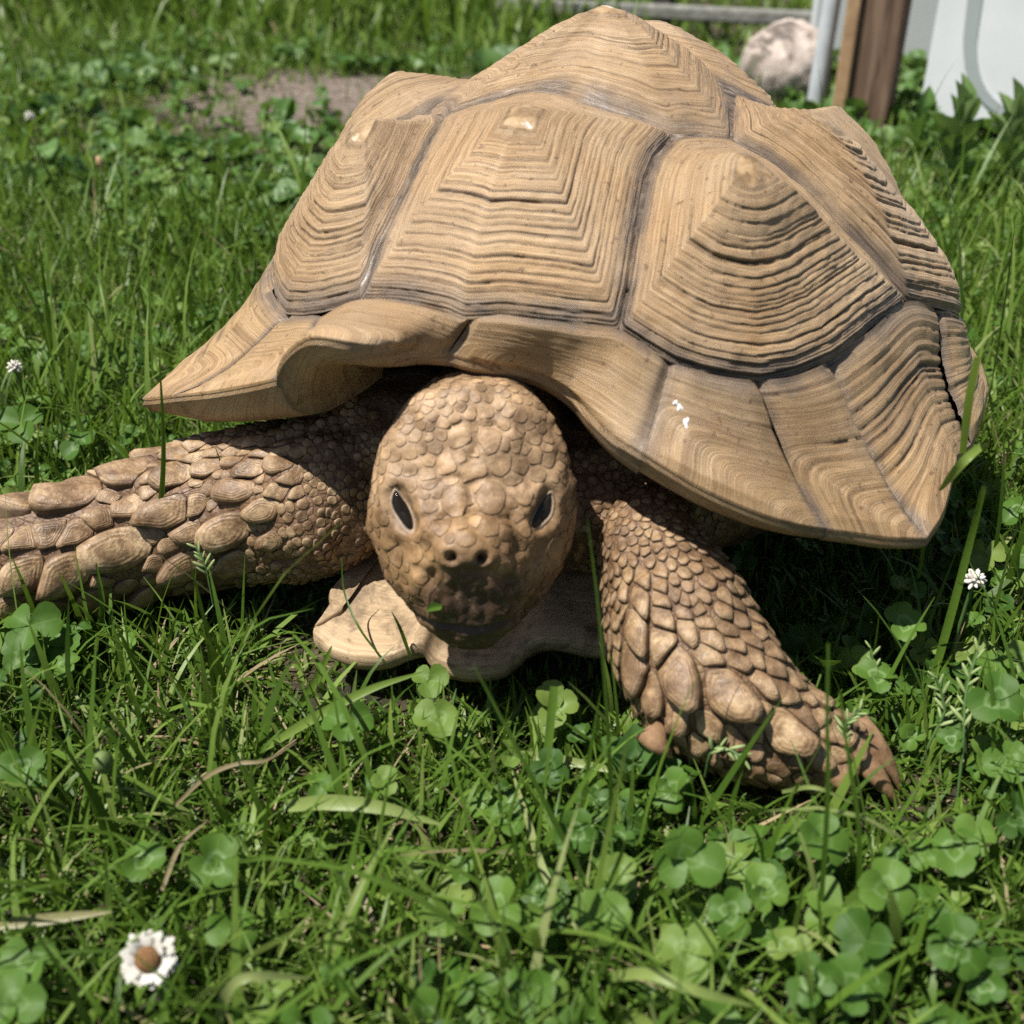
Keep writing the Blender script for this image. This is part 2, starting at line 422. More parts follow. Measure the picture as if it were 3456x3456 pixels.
def rings(n, seed, lo=.08, hi=.985, crowd=.0):
    r = np.random.default_rng(seed); g = r.uniform(.45, 1.55, n)
    if crowd: g *= np.linspace(1 + crowd, 1 - crowd, n)
    g = g ** 1.3
    p = lo + (hi - lo) * np.cumsum(g) / g.sum()
    return np.concatenate([[lo], p]), r.uniform(.35, 1.15, n + 1) ** 2.2
def ring_relief(t, P, gr, depth, width, seed):
    """t: growth coordinate, P: points (for waviness). returns relief in 0..1 (1 on ridge) and groove darkness"""
    tt = t + .013 * vnoise(P * 30 + seed) + .0045 * vnoise(P * 120 + seed) + .002 * vnoise(P * 330 + seed)
    i = np.clip(np.searchsorted(gr, tt), 1, len(gr) - 1)
    a, b = gr[i - 1], gr[i]
    da, db = np.abs(tt - a), np.abs(b - tt)
    fade = np.clip(.60 + .75 * vnoise(np.stack([P[..., 0] * 26, P[..., 1] * 26 + i * 5.3, P[..., 2] * 26 + seed], -1)), .12, 1.15)
    ga = depth[i - 1] * np.exp(-(da / width) ** 2); gb = depth[i] * np.exp(-(db / width) ** 2)
    g = np.maximum(ga, gb) * fade
    x = (tt - a) / np.maximum(b - a, 1e-6)
    ridge = np.sqrt(np.clip(1 - (2 * x - 1) ** 2, 0, 1)) * np.minimum((b - a) / .05, 1)
    tilt = (x - .5) * np.minimum((b - a) / .05, 1.3)
    grp = .45 + .55 * np.clip(.5 + 1.1 * vnoise(np.stack([tt * 9 + seed * 1.7, P[..., 2] * 14, P[..., 0] * 14], -1)), 0, 1.2)
    g = g * grp; tilt = tilt * grp
    inside = (tt > gr[0]).astype(float) * (tt < gr[-1])
    return (-1.35 * g + .16 * ridge + .62 * tilt) * inside, g * inside
def scute(B, C, H, nring, amp, NR, NS, seed, rho=.10, q=1.35, facet=(.30, 1.2), seamw=.16, crowd=0., groovew=.010, knob=.0):
    B = resample(B, NS, True)
    for _ in range(2): B = .25 * np.roll(B, 1, 0) + .5 * B + .25 * np.roll(B, -1, 0)
    Bc = B.mean(0); A = C + rho * (B - Bc)
    t = np.concatenate([[-1e-3], np.linspace(0, 1, NR)]) ; ta = np.array([.02, .35, .7])
    inner = C[None, None] + ta[:, None, None] * (A - C)[None]
    Q = (1 - t[1:, None, None]) * A + t[1:, None, None] * B
    Q = onDome(np.concatenate([inner, Q], 0))
    tt = np.concatenate([np.zeros(3), np.linspace(0, 1, NR)])[:, None] * np.ones((1, NS))
    rd = unit(Q)
    dirB = B - C; drop = -dirB[:, 2] / np.linalg.norm(dirB, axis=1)
    fm = np.clip(facet[0] + facet[1] * np.clip(drop, 0, 1), .2, 1.0)[None]
    fm = np.broadcast_to(fm, tt.shape)
    rel = np.linalg.norm(dirB, axis=1).max()
    gr, dp = rings(nring, seed, crowd=crowd)
    W = toW(Q)
    rr, g = ring_relief(tt, W, gr, dp, groovew, seed)
    g = np.maximum(g, 0)
    core = np.concatenate([[.0, .35, .7], np.ones(NR)])[:, None]
    cap = (1 - sstep(.0, .06, tt))
    umbo = cap * (.0012 * (1 - core ** 2) + .0012 * vnoise(W * 110 + seed)) + .0010 * (1 - sstep(.015, .045, tt))
    h0 = .0004 * vnoise(np.stack([W[..., 0] * 210, W[..., 1] * 210, tt * 30], -1))
    lump = h0 + .0026 * vnoise(W * 24 + seed) * np.sin(np.pi * np.clip(tt, 0, 1)) + .0006 * vnoise(W * 90 + seed * 3)
    ts = np.sqrt(tt ** 2 + .14 ** 2) - .14; ts = ts / ts.max()
    h = H * np.clip(1 - ts, 0, 1) ** q + knob * np.exp(-(tt / .26) ** 2) + amp * fm * rr + umbo + lump
    # the last seasons' growth is crowded into fine lines that sink to the seam
    fl_ = sstep(1 - seamw * 1.5, 1 - seamw * .5, tt)
    h += fl_ * .00042 * np.sin(tt * 330 + 2.5 * vnoise(W * 40)) * (.6 + .4 * vnoise(W * 25))
    h -= .0018 * sstep(1 - .05, 1, tt) + .0016 * sstep(1 - .16, 1 - .03, tt)
    h += flank(Q)
    for sg in (1, -1):
        pd = np.array([-.028, sg * .083, .145]); h -= .0065 * np.exp(-(np.linalg.norm(Q - onDome(pd), axis=-1) / .033) ** 2)
    V = toW(Q + rd * h[..., None])
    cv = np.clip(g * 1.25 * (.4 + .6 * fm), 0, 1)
    gv = tt * rel
    sm = sstep(1 - seamw * (1.25 + .7 * vnoise(W * 22)), 1 - .35 * seamw, tt)
    V = V.reshape(-1, 3) - ORG
    F_ = grid_faces(NR + 3, NS, True)
    return mesh_np('scute', V, F_, mats=[M['scute']], attrs={'gt': tt.ravel(), 'cav': cv.ravel(), 'gv': gv.ravel() + seed * .37, 'seam': sm.ravel()})
def add_scute(*a, **k):
    me = scute(*a, **k); o = link('scute', me, shell); return o
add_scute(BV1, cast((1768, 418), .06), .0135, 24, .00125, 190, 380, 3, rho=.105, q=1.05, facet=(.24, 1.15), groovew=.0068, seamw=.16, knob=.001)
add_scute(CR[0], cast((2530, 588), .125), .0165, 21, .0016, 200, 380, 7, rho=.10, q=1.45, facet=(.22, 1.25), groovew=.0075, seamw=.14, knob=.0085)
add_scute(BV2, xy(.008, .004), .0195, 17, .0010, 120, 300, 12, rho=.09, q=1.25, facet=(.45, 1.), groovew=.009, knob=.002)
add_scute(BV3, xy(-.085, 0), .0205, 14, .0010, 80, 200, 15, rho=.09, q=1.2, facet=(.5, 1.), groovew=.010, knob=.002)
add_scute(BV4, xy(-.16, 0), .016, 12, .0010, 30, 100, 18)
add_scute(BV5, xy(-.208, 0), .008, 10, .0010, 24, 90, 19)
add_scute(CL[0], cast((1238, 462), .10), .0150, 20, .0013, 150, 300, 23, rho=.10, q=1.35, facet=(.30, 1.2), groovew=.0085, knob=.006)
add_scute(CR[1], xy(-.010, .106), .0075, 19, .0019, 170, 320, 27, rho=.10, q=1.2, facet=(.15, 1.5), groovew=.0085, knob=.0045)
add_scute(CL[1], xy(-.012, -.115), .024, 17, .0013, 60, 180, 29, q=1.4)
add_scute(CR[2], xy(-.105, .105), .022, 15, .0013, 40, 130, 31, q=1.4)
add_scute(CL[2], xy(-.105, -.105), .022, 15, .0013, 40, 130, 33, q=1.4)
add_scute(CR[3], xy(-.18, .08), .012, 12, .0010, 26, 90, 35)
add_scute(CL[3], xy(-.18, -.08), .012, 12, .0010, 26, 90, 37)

# ---- marginals: flared rim plates
def px3(L): return [at_z((x, y), z) for x, y, z in L]
K0 = at_z((1512, 1192), .185)
rimR = [px3([(1512, 1192, .176), (1600, 1216, .174), (1762, 1240, .170), (1850, 1272, .166), (1930, 1326, .161), (1990, 1392, .157), (2070, 1465, .153), (2166, 1525, .150)]),
        px3([(2166, 1525, .150), (2290, 1602, .142), (2400, 1662, .135), (2560, 1730, .125), (2690, 1768, .117), (2790, 1785, .110)]),
        px3([(2790, 1785, .110), (2900, 1800, .105), (3010, 1815, .101), (3131, 1816, .098)])]
k3 = toT(np.array(rimR[2][-1]))
def tw(x, y, z): return toW(np.array([x, y, z - DZ]))
# rear of the rim in the tortoise's frame (right side; left is mirrored)
k4 = toT(at_z((3228, 1560), .110)); k34 = toT(at_z((3188, 1720), .102))
back = [(k3[0], k3[1], .098), (k4[0], k4[1], .110), (.045, .212, .106), (-.045, .222, .10), (-.118, .208, .098), (-.178, .168, .098), (-.222, .112, .098), (-.246, .055, .10), (-.252, 0, .105)]
midb = [(k34[0], k34[1], .102), (.068, .205, .110), (0, .218, .104), (-.08, .219, .098), (-.15, .192, .097), (-.202, .142, .098), (-.236, .085, .099), (-.25, .028, .103)]
rimR += [[tw(*back[0]), tw(*midb[0]), tw(*back[1]), tw(*midb[1]), tw(*back[2])]] + [[tw(*back[i]), tw(*midb[i]), tw(*back[i + 1])] for i in range(2, 8)]
fl = lambda p: (p[0], -p[1], p[2])
tipL = at_z((478, 1345), .115); k3l = toT(tipL)
backl = [(k3l[0], k3l[1], .115), (.075, -.215, .104), (.02, -.214, .103)] + [fl(p) for p in back[3:]]
midl = [(.115, -.210, .110), (.05, -.214, .103), (-.012, -.219, .102)] + [fl(p) for p in midb[3:]]
rimL = [px3([(1512, 1192, .176), (1394, 1174, .181), (1300, 1168, .187), (1207, 1158, .191), (1133, 1143, .193), (1058, 1134, .192), (1009, 1150, .187), (962, 1192, .178), (938, 1236, .169), (931, 1275, .162)]),
        px3([(931, 1275, .162), (835, 1298, .150), (710, 1320, .137), (590, 1333, .125)]),
        px3([(590, 1333, .125), (530, 1341, .119), (478, 1345, .115)])]
rimL += [[tw(*backl[i]), tw(*midl[i]), tw(*backl[i + 1])] for i in range(0, 2)] + [[tw(*backl[i]), tw(*midl[i]), tw(*backl[i + 1])] for i in range(2, 8)]
def seams_of(D):
    m1 = chain(D['v1_front'], D['c1_m1'])
    last = D['v5_m']
    return [m1, chain(D['c1_m2']), chain(D['c1_m3']), chain(D['c1_m4'], D['c2_m4']), chain(D['c2_m5']), chain(D['c2_m6'], D['c3_m6']), chain(D['c3_m7']), chain(D['c4_m8']), chain(D['c4_m9'], rv(last)[:2]), chain(rv(last)[1:])]
def marginal(seam, rim, seed, nring, amp, di, dz, thk, conc, NC, NW, side, front=0.0):
    S_ = catmull(seam, NC) if len(seam) > 2 else resample(seam, NC)
    R_ = catmull(np.array(rim), NC) if len(rim) > 2 else resample(np.array(rim), NC)
    S_ = onDome(S_); S_ = toW(S_ * .992 + unit(S_) * flank(S_)[:, None])
    Ld = np.linalg.norm(R_ - S_, axis=1, keepdims=True)
    inw = unit((S_ - R_) * np.array([1, 1, 0]))
    # keep inward sane by blending with direction to the dome centre
    toC = unit((C0 - R_) * np.array([1, 1, 0])); inw = toC
    w = np.linspace(0, 1, NW)[:, None, None]
    Cc = .52 * S_ + .48 * R_ + inw * Ld * conc * .6 - UP * Ld * conc
    top = (1 - w) ** 2 * S_ + 2 * w * (1 - w) * Cc + w ** 2 * R_
    s = np.linspace(0, 1, NC)[None, :] * np.ones((NW, 1)); wv = w[..., 0] * np.ones((1, NC))
    # growth lines: parallel to the upper seam and to the forward seam, nested on the outer rear corner
    a1 = 1 - wv; a2 = 1 - s * 1.0
    tg = np.maximum(a1 * 1.0, np.minimum(a2 * .9 + .1, 1) * (.35 + .65 * (a2 > 2)) if front == 0 else a2 * front)
    k = 14.0; tg = np.log(np.exp(k * a1) + np.exp(k * (a2 * front - .05)) + 1e-9) / k
    tg = np.clip(tg, 0, 1.1) / 1.05
    gr, dp = rings(nring, seed, .05, .97)
    rr, g = ring_relief(tg, top, gr, dp, .014, seed)
    edge_s = np.minimum(s, 1 - s)
    # normals
    du = np.gradient(top, axis=1); dw = np.gradient(top, axis=0)
    nn = unit(np.cross(du, dw)); nn *= np.sign(np.sum(nn * (top - C0 + UP * .02), -1, keepdims=True))
    calm = np.where(wv > .9, np.clip((1 - wv) / .1, 0, 1), 1)
    lump = .0012 * vnoise(top * 28 + seed) + .0004 * vnoise(top * 110 + seed)
    hgt = amp * rr * calm + lump * calm
    hgt = hgt - .0022 * (1 - sstep(0, .05, edge_s)) * (1 - wv ** 2) - .003 * (1 - sstep(0, .10, wv)) + .0022 * sstep(.0, .25, edge_s) * calm
    top = top + nn * hgt[..., None]
    # rounded lip and underside
    R2 = top[-1]
    rows = [R2 - inw * -.0012 - UP * thk * .22, R2 + inw * -.0012 * .3 - UP * thk * .62, R2 + inw * .002 - UP * thk]
    dzs = (dz[0] + (dz[1] - dz[0]) * np.linspace(0, 1, NC))[:, None]
    P1_ = R2 + inw * di * .10 - UP * (dzs * 1.25 + thk); P2 = R2 + inw * di - UP * (dzs * .55 + thk)
    for f in np.linspace(.12, 1, 8):
        rows.append(rows[2] * (1 - f) ** 2 + P1_ * 2 * f * (1 - f) + P2 * f * f)
    und = np.stack(rows, 0)
    V = np.concatenate([top, und], 0)
    nu = und.shape[0]
    tgu = np.concatenate([tg, np.repeat(tg[-1:], nu, 0)], 0)
    cv = np.concatenate([np.clip(g * 1.2 * amp / .0012, 0, 1), np.zeros((nu, NC))], 0)
    wide = np.linalg.norm(R_[-1] - R_[0])
    sm = np.maximum(1 - sstep(.0, .10, edge_s + .02 * vnoise(top * 60)), 1 - sstep(.02, .16, wv + .03 * vnoise(top * 50)))
    und_s = np.minimum(np.linspace(0, 1, NC), 1 - np.linspace(0, 1, NC))
    smu = np.repeat((.5 * (1 - sstep(0, .06, und_s)))[None], nu, 0); smu[:3] *= 1.
    smf = np.concatenate([sm, smu], 0)
    gvv = np.concatenate([tg * .055, tg[-1:] * .055 + np.linspace(0, .03, nu)[:, None]], 0)
    F_ = grid_faces(NW + nu, NC)
    if side < 0: F_ = F_[:, ::-1]
    return mesh_np('marginal_scute', V.reshape(-1, 3) - ORG, F_, mats=[M['scute']],
                   attrs={'gt': tgu.ravel(), 'cav': cv.ravel(), 'gv': gvv.ravel() + seed * .31, 'seam': smf.ravel(), 'calm': np.ones(smf.size)})
#          rings amp    di    dz    thk   conc NC  NW  front
specR = [(22, .00022, .06, (.006, .016), .006, .06, 90, 60, .55), (22, .0003, .06, (.014, .006), .0055, .10, 80, 70, .7), (20, .0006, .06, (.006, .006), .006, .10, 70, 80, .6), (17, .0013, .05, (.006, .006), .006, .16, 80, 90, .25), (15, .0012, .05, (.006, .006), .006, .10, 60, 70, .3)]
specL = [(22, .00022, .06, (.006, .024), .006, .05, 110, 60, .55), (22, .0003, .06, (.024, .017), .006, .10, 70, 60, .7), (18, .0004, .06, (.017, .006), .006, .10, 40, 50, .6), (16, .0010, .05, (.006, .006), .006, .14, 40, 40, .4)]
rest = (12, .0008, .05, (.006, .006), .006, .1, 30, 30, .4)
SR, SL = seams_of(R), seams_of(L)
marg = []
for side, SS, RR, sp in ((1, SR, rimR, specR), (-1, SL, rimL, specL)):
    for i in range(10):
        a = sp[i] if i < len(sp) else rest
        marg.append(link('marginal_scute', marginal(SS[i], RR[i], 50 + i * 3 + (side > 0), a[0], a[1], a[2], a[3], a[4], a[5], a[6], a[7], side, a[8]), shell))
tm_ = marg[1].data; tr_ = BVHTree.FromPolygons([v.co + Vector(ORG) for v in tm_.vertices], [tuple(p.vertices) for p in tm_.polygons])
mwhite = simple('white_mark', (.80, .80, .78), .7, .2, c2=(.68, .68, .66), scale=400)
for cx_, cy_, rx_, ry_ in ((2280, 1360, 9, 8), (2294, 1376, 10, 11), (2316, 1426, 9, 18)):
    V = []
    for f in (0.02, .6, 1):
        for q in np.linspace(0, 2 * np.pi, 13)[:-1]:
            k_ = 1 + .3 * math.sin(3 * q + cx_); r__ = tr_.ray_cast(Vector(EYE), Vector(ray((cx_ + f * rx_ * k_ * math.cos(q), cy_ + f * ry_ * k_ * math.sin(q)))).normalized())
            if r__[0] is None: continue
            n__ = np.array(r__[1]); n__ = n__ if n__ @ ray((cx_, cy_)) < 0 else -n__
            V.append(np.array(r__[0]) + n__ * .0007 * (1.2 - f) - ORG)
    if len(V) == 36: link('white_mark', mesh_np('white_mark', np.array(V), grid_faces(3, 12, True), mats=[mwhite]), shell)
# ------------------------------------------------------------------ the body: one continuous skin
def tube_bm(bm, P, rx, n=28, flat=None):
    """P: centre points, rx: radii; closed ends"""
    P = catmull(P, 30); r = np.interp(np.linspace(0, 1, 30), np.linspace(0, 1, len(rx)), rx)
    prev = None; rings_ = []
    for i in range(30):
        t = unit(P[min(i + 1, 29)] - P[max(i - 1, 0)])
        a = unit(np.cross(t, UP)); b = np.cross(a, t)
        fl_ = 1.0 if flat is None else np.interp(i / 29, np.linspace(0, 1, len(flat)), flat)
        rings_.append([bm.verts.new(P[i] + r[i] * (math.cos(q) * a + math.sin(q) * b * fl_)) for q in np.linspace(0, 2 * math.pi, n + 1)[:-1]])
    for i in range(29):
        for k in range(n): bm.faces.new((rings_[i][k], rings_[i][(k + 1) % n], rings_[i + 1][(k + 1) % n], rings_[i + 1][k]))
    bm.faces.new(rings_[0][::-1]); bm.faces.new(rings_[-1])
def ellip(bm, c, ax, rad):
    M_ = Matrix.Translation(Vector(c)) @ Matrix([list(np.array(ax).T[i] * 1.0) for i in range(3)]).to_4x4() @ Matrix.Diagonal(Vector(list(rad) + [1]))
    bmesh.ops.create_uvsphere(bm, u_segments=40, v_segments=24, radius=1, matrix=M_)
bm = bmesh.new()
HX = -.0185
def warp(P):
    """the head is carried tipped down: its crown comes forward"""
    P = np.asarray(P, float); f = 1 - .015 - .095 * sstep(.380, .495, P[..., 1])
    return EYE + (P - EYE) * f[..., None]
hs = np.array([ # y, half width, z top, z bottom, z of greatest width, x offset
    (.3775, .0105, .1105, .084, .098, 0), (.3805, .0170, .1150, .0690, .096, 0), (.386, .0222, .1185, .0575, .094, 0), (.394, .0275, .1225, .0540, .092, 0), (.404, .0335, .1275, .0530, .091, 0),
    (.416, .0400, .1335, .0535, .091, 0), (.430, .0452, .1395, .0575, .091, 0), (.446, .0475, .1440, .0590, .091, 0), (.462, .0462, .1462, .0630, .094, 0), (.477, .0420, .1462, .0690, .099, 0), (.490, .0370, .1430, .0740, .104, 0), (.505, .0345, .1385, .0740, .105, .001)])
HS = catmull(hs, 46)
hr = []
for y, w, zt, zb, zm, xo in HS:
    w *= 1.035
    ring_ = []
    for q in np.linspace(0, 2 * math.pi, 57)[:-1]:
        c, s_ = math.cos(q), math.sin(q); e = .86
        x = w * math.copysign(abs(c) ** e, c); z = zm + (zt - zm if s_ > 0 else zm - zb) * math.copysign(abs(s_) ** e, s_)
        ring_.append(bm.verts.new(warp(np.array([HX + xo + x, y, z]))))
    hr.append(ring_)
for i in range(len(hr) - 1):
    for k in range(56): bm.faces.new((hr[i][k], hr[i][(k + 1) % 56], hr[i + 1][(k + 1) % 56], hr[i + 1][k]))
fc = bm.verts.new(warp(np.array([HX, .3758, .098])))
for k in range(56): bm.faces.new((hr[0][(k + 1) % 56], hr[0][k], fc))
bm.faces.new(hr[-1])
# neck
tube_bm(bm, [warp(np.array([HX, .480, .103])), (HX + .004, .475, .115), (.008, .54, .11), (.03, .62, .11)], [.032, .037, .05, .06])
# forelegs
legR = [toW(np.array([.06, .10, .03])), np.array([.086, .472, .102]), at_t((2192, 1800), .508), at_t((2258, 2000), .496), at_t((2322, 2190), .490), at_t((2462, 2365), .4855), at_t((2680, 2490), .485), at_t((2880, 2560), .484)]
radR = [.036, .018, .0108, .0225, .0328, .0352, .0255, .0150]
tube_bm(bm, legR, radR)
legL = [toW(np.array([.05, -.09, .02])), at_t((1130, 1640), .575), at_t((930, 1695), .590), at_t((720, 1730), .598), at_t((480, 1790), .598), at_t((250, 1845), .592), at_t((0, 1890), .588), at_t((-250, 1930), .586), at_t((-420, 1990), .59)]
radL = [.045, .036, .039, .043, .041, .036, .032, .027, .018]
tube_bm(bm, legL, radL)
# trunk, shoulders and hind legs, mostly hidden in the shell
ellip(bm, toW(np.array([-.02, 0, -.015])), (FW, LF, UP), (.185, .155, .07))
ellip(bm, toW(np.array([.055, .085, -.01])), (FW, LF, UP), (.055, .05, .05))
ellip(bm, toW(np.array([.10, -.075, -.01])), (FW, LF, UP), (.06, .06, .055))
for sg in (1, -1):
    tube_bm(bm, [toW(np.array([-.11, sg * .09, -.01])), toW(np.array([-.14, sg * .14, -.03])), toW(np.array([-.15, sg * .155, -.075]))], [.05, .045, .04])
tube_bm(bm, [toW(np.array([-.17, 0, -.03])), toW(np.array([-.23, 0, -.05])), toW(np.array([-.26, .01, -.08]))], [.03, .02, .005])
tm = bpy.data.meshes.new('tmp'); bm.to_mesh(tm); bm.free()
to = bpy.data.objects.new('tmp', tm); COL.objects.link(to)
rm = to.modifiers.new('r', 'REMESH'); rm.mode = 'VOXEL'; rm.voxel_size = .00125
sm_ = to.modifiers.new('s', 'SMOOTH'); sm_.factor = .5; sm_.iterations = 6
dg = bpy.context.evaluated_depsgraph_get(); ev = to.evaluated_get(dg); em = ev.to_mesh()
nv = len(em.vertices); BVt = np.empty(nv * 3, np.float32); em.vertices.foreach_get('co', BVt); BVt = BVt.reshape(-1, 3).astype(float)
nl = len(em.loops); LI = np.empty(nl, np.int32); em.loops.foreach_get('vertex_index', LI); BF = LI.reshape(-1, 4)
ev.to_mesh_clear(); bpy.data.objects.remove(to); bpy.data.meshes.remove(tm)
def vnormals(V, Fq):
    n = np.cross(V[Fq[:, 2]] - V[Fq[:, 0]], V[Fq[:, 3]] - V[Fq[:, 1]]); out = np.zeros_like(V)
    for k in range(4): np.add.at(out, Fq[:, k], n)
    return unit(out)
def bvh(V, Fq): return BVHTree.FromPolygons([tuple(v) for v in V], Fq.tolist())
T0 = bvh(BVt, BF)
def hit(p, tree):
    d = Vector(ray(p)).normalized(); r_ = tree.ray_cast(Vector(EYE), d)
    return (np.array(r_[0]), np.array(r_[1])) if r_[0] is not None else (None, None)
BN = vnormals(BVt, BF)
disp = np.zeros(nv)
def pxof(P):
    q = P - EYE; zc = q[:, 1] * CT - q[:, 2] * ST; dn = -q[:, 1] * ST - q[:, 2] * CT
    return 1728 + FPX * q[:, 0] / zc, 1728 + FPX * dn / zc
BPX, BPY = pxof(BVt)
isHead = (BVt[:, 1] < .448) & (np.abs(BVt[:, 0] - HX) < .052) & (BVt[:, 2] > .062)
hv = np.where(isHead)[0]
def dot_feat(p, r, h, ring=0.):
    c, _ = hit(p, T0)
    if c is None: return
    d = np.linalg.norm(BVt[hv] - c, axis=1) / r
    disp[hv] += h * np.exp(-d * d) + ring * np.exp(-((d - 1.5) / .5) ** 2)
def stroke(pts, r, h, one_side=False):
    P = [hit(q, T0)[0] for q in catmull(np.array(pts, float), max(12, 6 * len(pts)))]
    P = np.array([q for q in P if q is not None])
    if len(P) < 2: return
    d = np.full(len(hv), 9.)
    for q in P: d = np.minimum(d, np.linalg.norm(BVt[hv] - q, axis=1))
    disp[hv] += h * np.exp(-(d / r) ** 2)
def cr(*L): return [(1200 + x / 2.415, 1200 + y / 2.415) for x, y in L]
for p in ((1527, 1880), (1625, 1882)): dot_feat(p, .0019, -.0085, .0010)
dot_feat((1576, 1855), .0125, .0038); dot_feat((1500, 1868), .006, .0012); dot_feat((1652, 1870), .006, .0012)
dot_feat((1576, 1975), .012, -.0022); stroke([(1450, 1950), (1520, 1925), (1576, 1918), (1640, 1925), (1705, 1950)], .003, -.0013)
for q, rr_, hh_ in (((1300, 1790), .007, .0012), ((1290, 1880), .006, .0008), ((1350, 1940), .006, .0009), ((1890, 1800), .007, .0012), ((1880, 1900), .006, .0009), ((1800, 1960), .006, .0009), ((1400, 1880), .005, .0007), ((1470, 1790), .005, .0008), ((1690, 1790), .005, .0008)): dot_feat(q, rr_, hh_)
for q in cr((800, 1410), (640, 1420), (1060, 1370), (1200, 1420), (930, 1490)): dot_feat(q, .0036, .0009)
for q in cr((1370, 1065), (1440, 1095), (1500, 1060), (1350, 1130), (1405, 1145), (1462, 1150), (1380, 1205), (1435, 1212), (1335, 1200), (1400, 1268), (1350, 1290), (1370, 1370), (500, 1060), (505, 1130), (540, 1200), (500, 1262), (560, 1290), (600, 1130)): dot_feat(q, .0016, .0011)
# gape, lower jaw, beak
stroke([(1243, 1845), (1262, 1915), (1300, 1985), (1360, 2045), (1440, 2098), (1520, 2125), (1580, 2130), (1650, 2122), (1740, 2090), (1820, 2040), (1890, 1975), (1930, 1900), (1948, 1840)], .0016, -.0034)
stroke([(1250, 1790), (1268, 1885), (1320, 1960), (1385, 2020)], .004, .0012)
stroke([(1470, 1905), (1440, 1960), (1425, 2040)], .0024, -.0012); stroke([(1690, 1910), (1725, 1970), (1740, 2050)], .0024, -.0012)
for i, x in enumerate((1490, 1512, 1536, 1560, 1586, 1612, 1640, 1664)):
    stroke([(x, 1945 + (i % 3) * 9), (x - 4, 2010), (x + (x - 1576) * -.12, 2092)], .0009, (-.0004, .0003, -.0006, .0002)[i % 4])
# brows, sockets, groove between eye and snout
stroke([(1330, 1635), (1385, 1655), (1425, 1720), (1440, 1790)], .0050, .0020)
stroke([(1880, 1640), (1830, 1660), (1790, 1710), (1775, 1780)], .0050, .0020)
stroke([(1345, 1665), (1366, 1720), (1385, 1780)], .0046, -.0035)
stroke([(1850, 1672), (1833, 1725), (1806, 1775)], .0046, -.0035)
stroke([(1310, 1650), (1312, 1730), (1350, 1790), (1400, 1815)], .0032, .0018)
stroke([(1885, 1670), (1872, 1745), (1830, 1800), (1790, 1815)], .0032, .0018)
stroke([(1430, 1830), (1425, 1900), (1440, 1960)], .004, -.0013); stroke([(1745, 1830), (1745, 1900), (1725, 1970)], .004, -.0013)
# crown: middle furrow and bosses
stroke(cr((1000, 470), (990, 580), (985, 700), (960, 800)), .0020, -.0016)
stroke(cr((770, 600), (880, 545), (990, 575), (1090, 570), (1230, 610)), .0016, -.0014)
dot_feat(cr((860, 650))[0], .008, .0010); dot_feat(cr((1110, 690))[0], .010, .0010)
stroke(cr((940, 1060), (945, 1180), (925, 1280)), .0018, -.0016)
stroke(cr((700, 1330), (820, 1300), (900, 1280), (1000, 1290), (1130, 1340), (1260, 1330)), .0016, -.0014)
stroke(cr((640, 1060), (780, 1000), (930, 1040), (1080, 1000), (1220, 1060)), .0018, -.0010)
dot_feat(cr((820, 1180))[0], .0075, .0018); dot_feat(cr((1110, 1180))[0], .0075, .0018)
for q in ((230, 1150), (220, 1350), (260, 1520), (330, 1650)): dot_feat(cr(q)[0], .005, .0009)
NPos = BVt
disp[hv] += .0009 * vnoise(NPos[hv] * 120) + .0007 * vnoise(NPos[hv] * 230) + .0004 * vnoise(NPos[hv] * 460)
far = ~isHead
disp[far] += .0014 * vnoise(NPos[far] * 70) + .0006 * vnoise(NPos[far] * 260)
# neck and shoulder folds
nk = far & (BVt[:, 1] > .44) & (BVt[:, 2] > .05)
disp[nk] += .0022 * np.sin(BVt[nk, 1] * 420 + 2.2 * vnoise(BVt[nk] * 30)) * (.5 + .5 * vnoise(BVt[nk] * 22))
BVt = BVt + BN * disp[:, None]
T1 = bvh(BVt, BF); BN = vnormals(BVt, BF)
# skin tint: pigment, plus shade and dirt along the gape
tint = np.tile(np.array([.20, .115, .058]), (nv, 1))
tint[isHead] = (.34, .215, .105)
lowf = isHead * sstep(1600, 1850, BPY); lowf = (.65 * lowf)[:, None]
tint[:] = tint * (1 - lowf) + np.array([.235, .135, .058]) * lowf
def tint_spot(center, r, c, k):
    if center is None: return
    d = np.linalg.norm(BVt - center, axis=1) / r; w_ = (k * np.exp(-d ** 4))[:, None]
    tint[:] = tint * (1 - w_) + np.array(c) * w_
tint_spot(warp(np.array([HX, .388, .066])), .022, (.055, .033, .022), .92)
tint_spot(warp(np.array([HX, .384, .080])), .012, (.105, .066, .046), .8)
tint_spot(warp(np.array([HX, .376, .104])), .011, (.27, .165, .10), .7)
tint_spot(warp(np.array([HX - .03, .40, .07])), .014, (.12, .07, .04), .6); tint_spot(warp(np.array([HX + .03, .40, .07])), .016, (.10, .06, .035), .7)
for q in catmull(np.array([(1243, 1845), (1262, 1915), (1300, 1985), (1360, 2045), (1440, 2098), (1520, 2125), (1580, 2130), (1650, 2122), (1740, 2090), (1820, 2040), (1890, 1975), (1930, 1900)], float), 44):  # gape line: shade of the mouth and dirt painted into the tint
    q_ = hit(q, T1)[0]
    if q_ is not None: tint_spot(q_, .0022, (.035, .020, .013), .5)
for q, k_, r_ in (((1576, 2010), .85, .013), ((1490, 2030), .8, .010), ((1660, 2035), .85, .012), ((1576, 2095), .9, .013), ((1430, 2040), .5, .008), ((1576, 1940), .6, .008), ((1720, 1990), .6, .010)): tint_spot(hit(q, T1)[0], r_, (.060, .038, .026), k_)
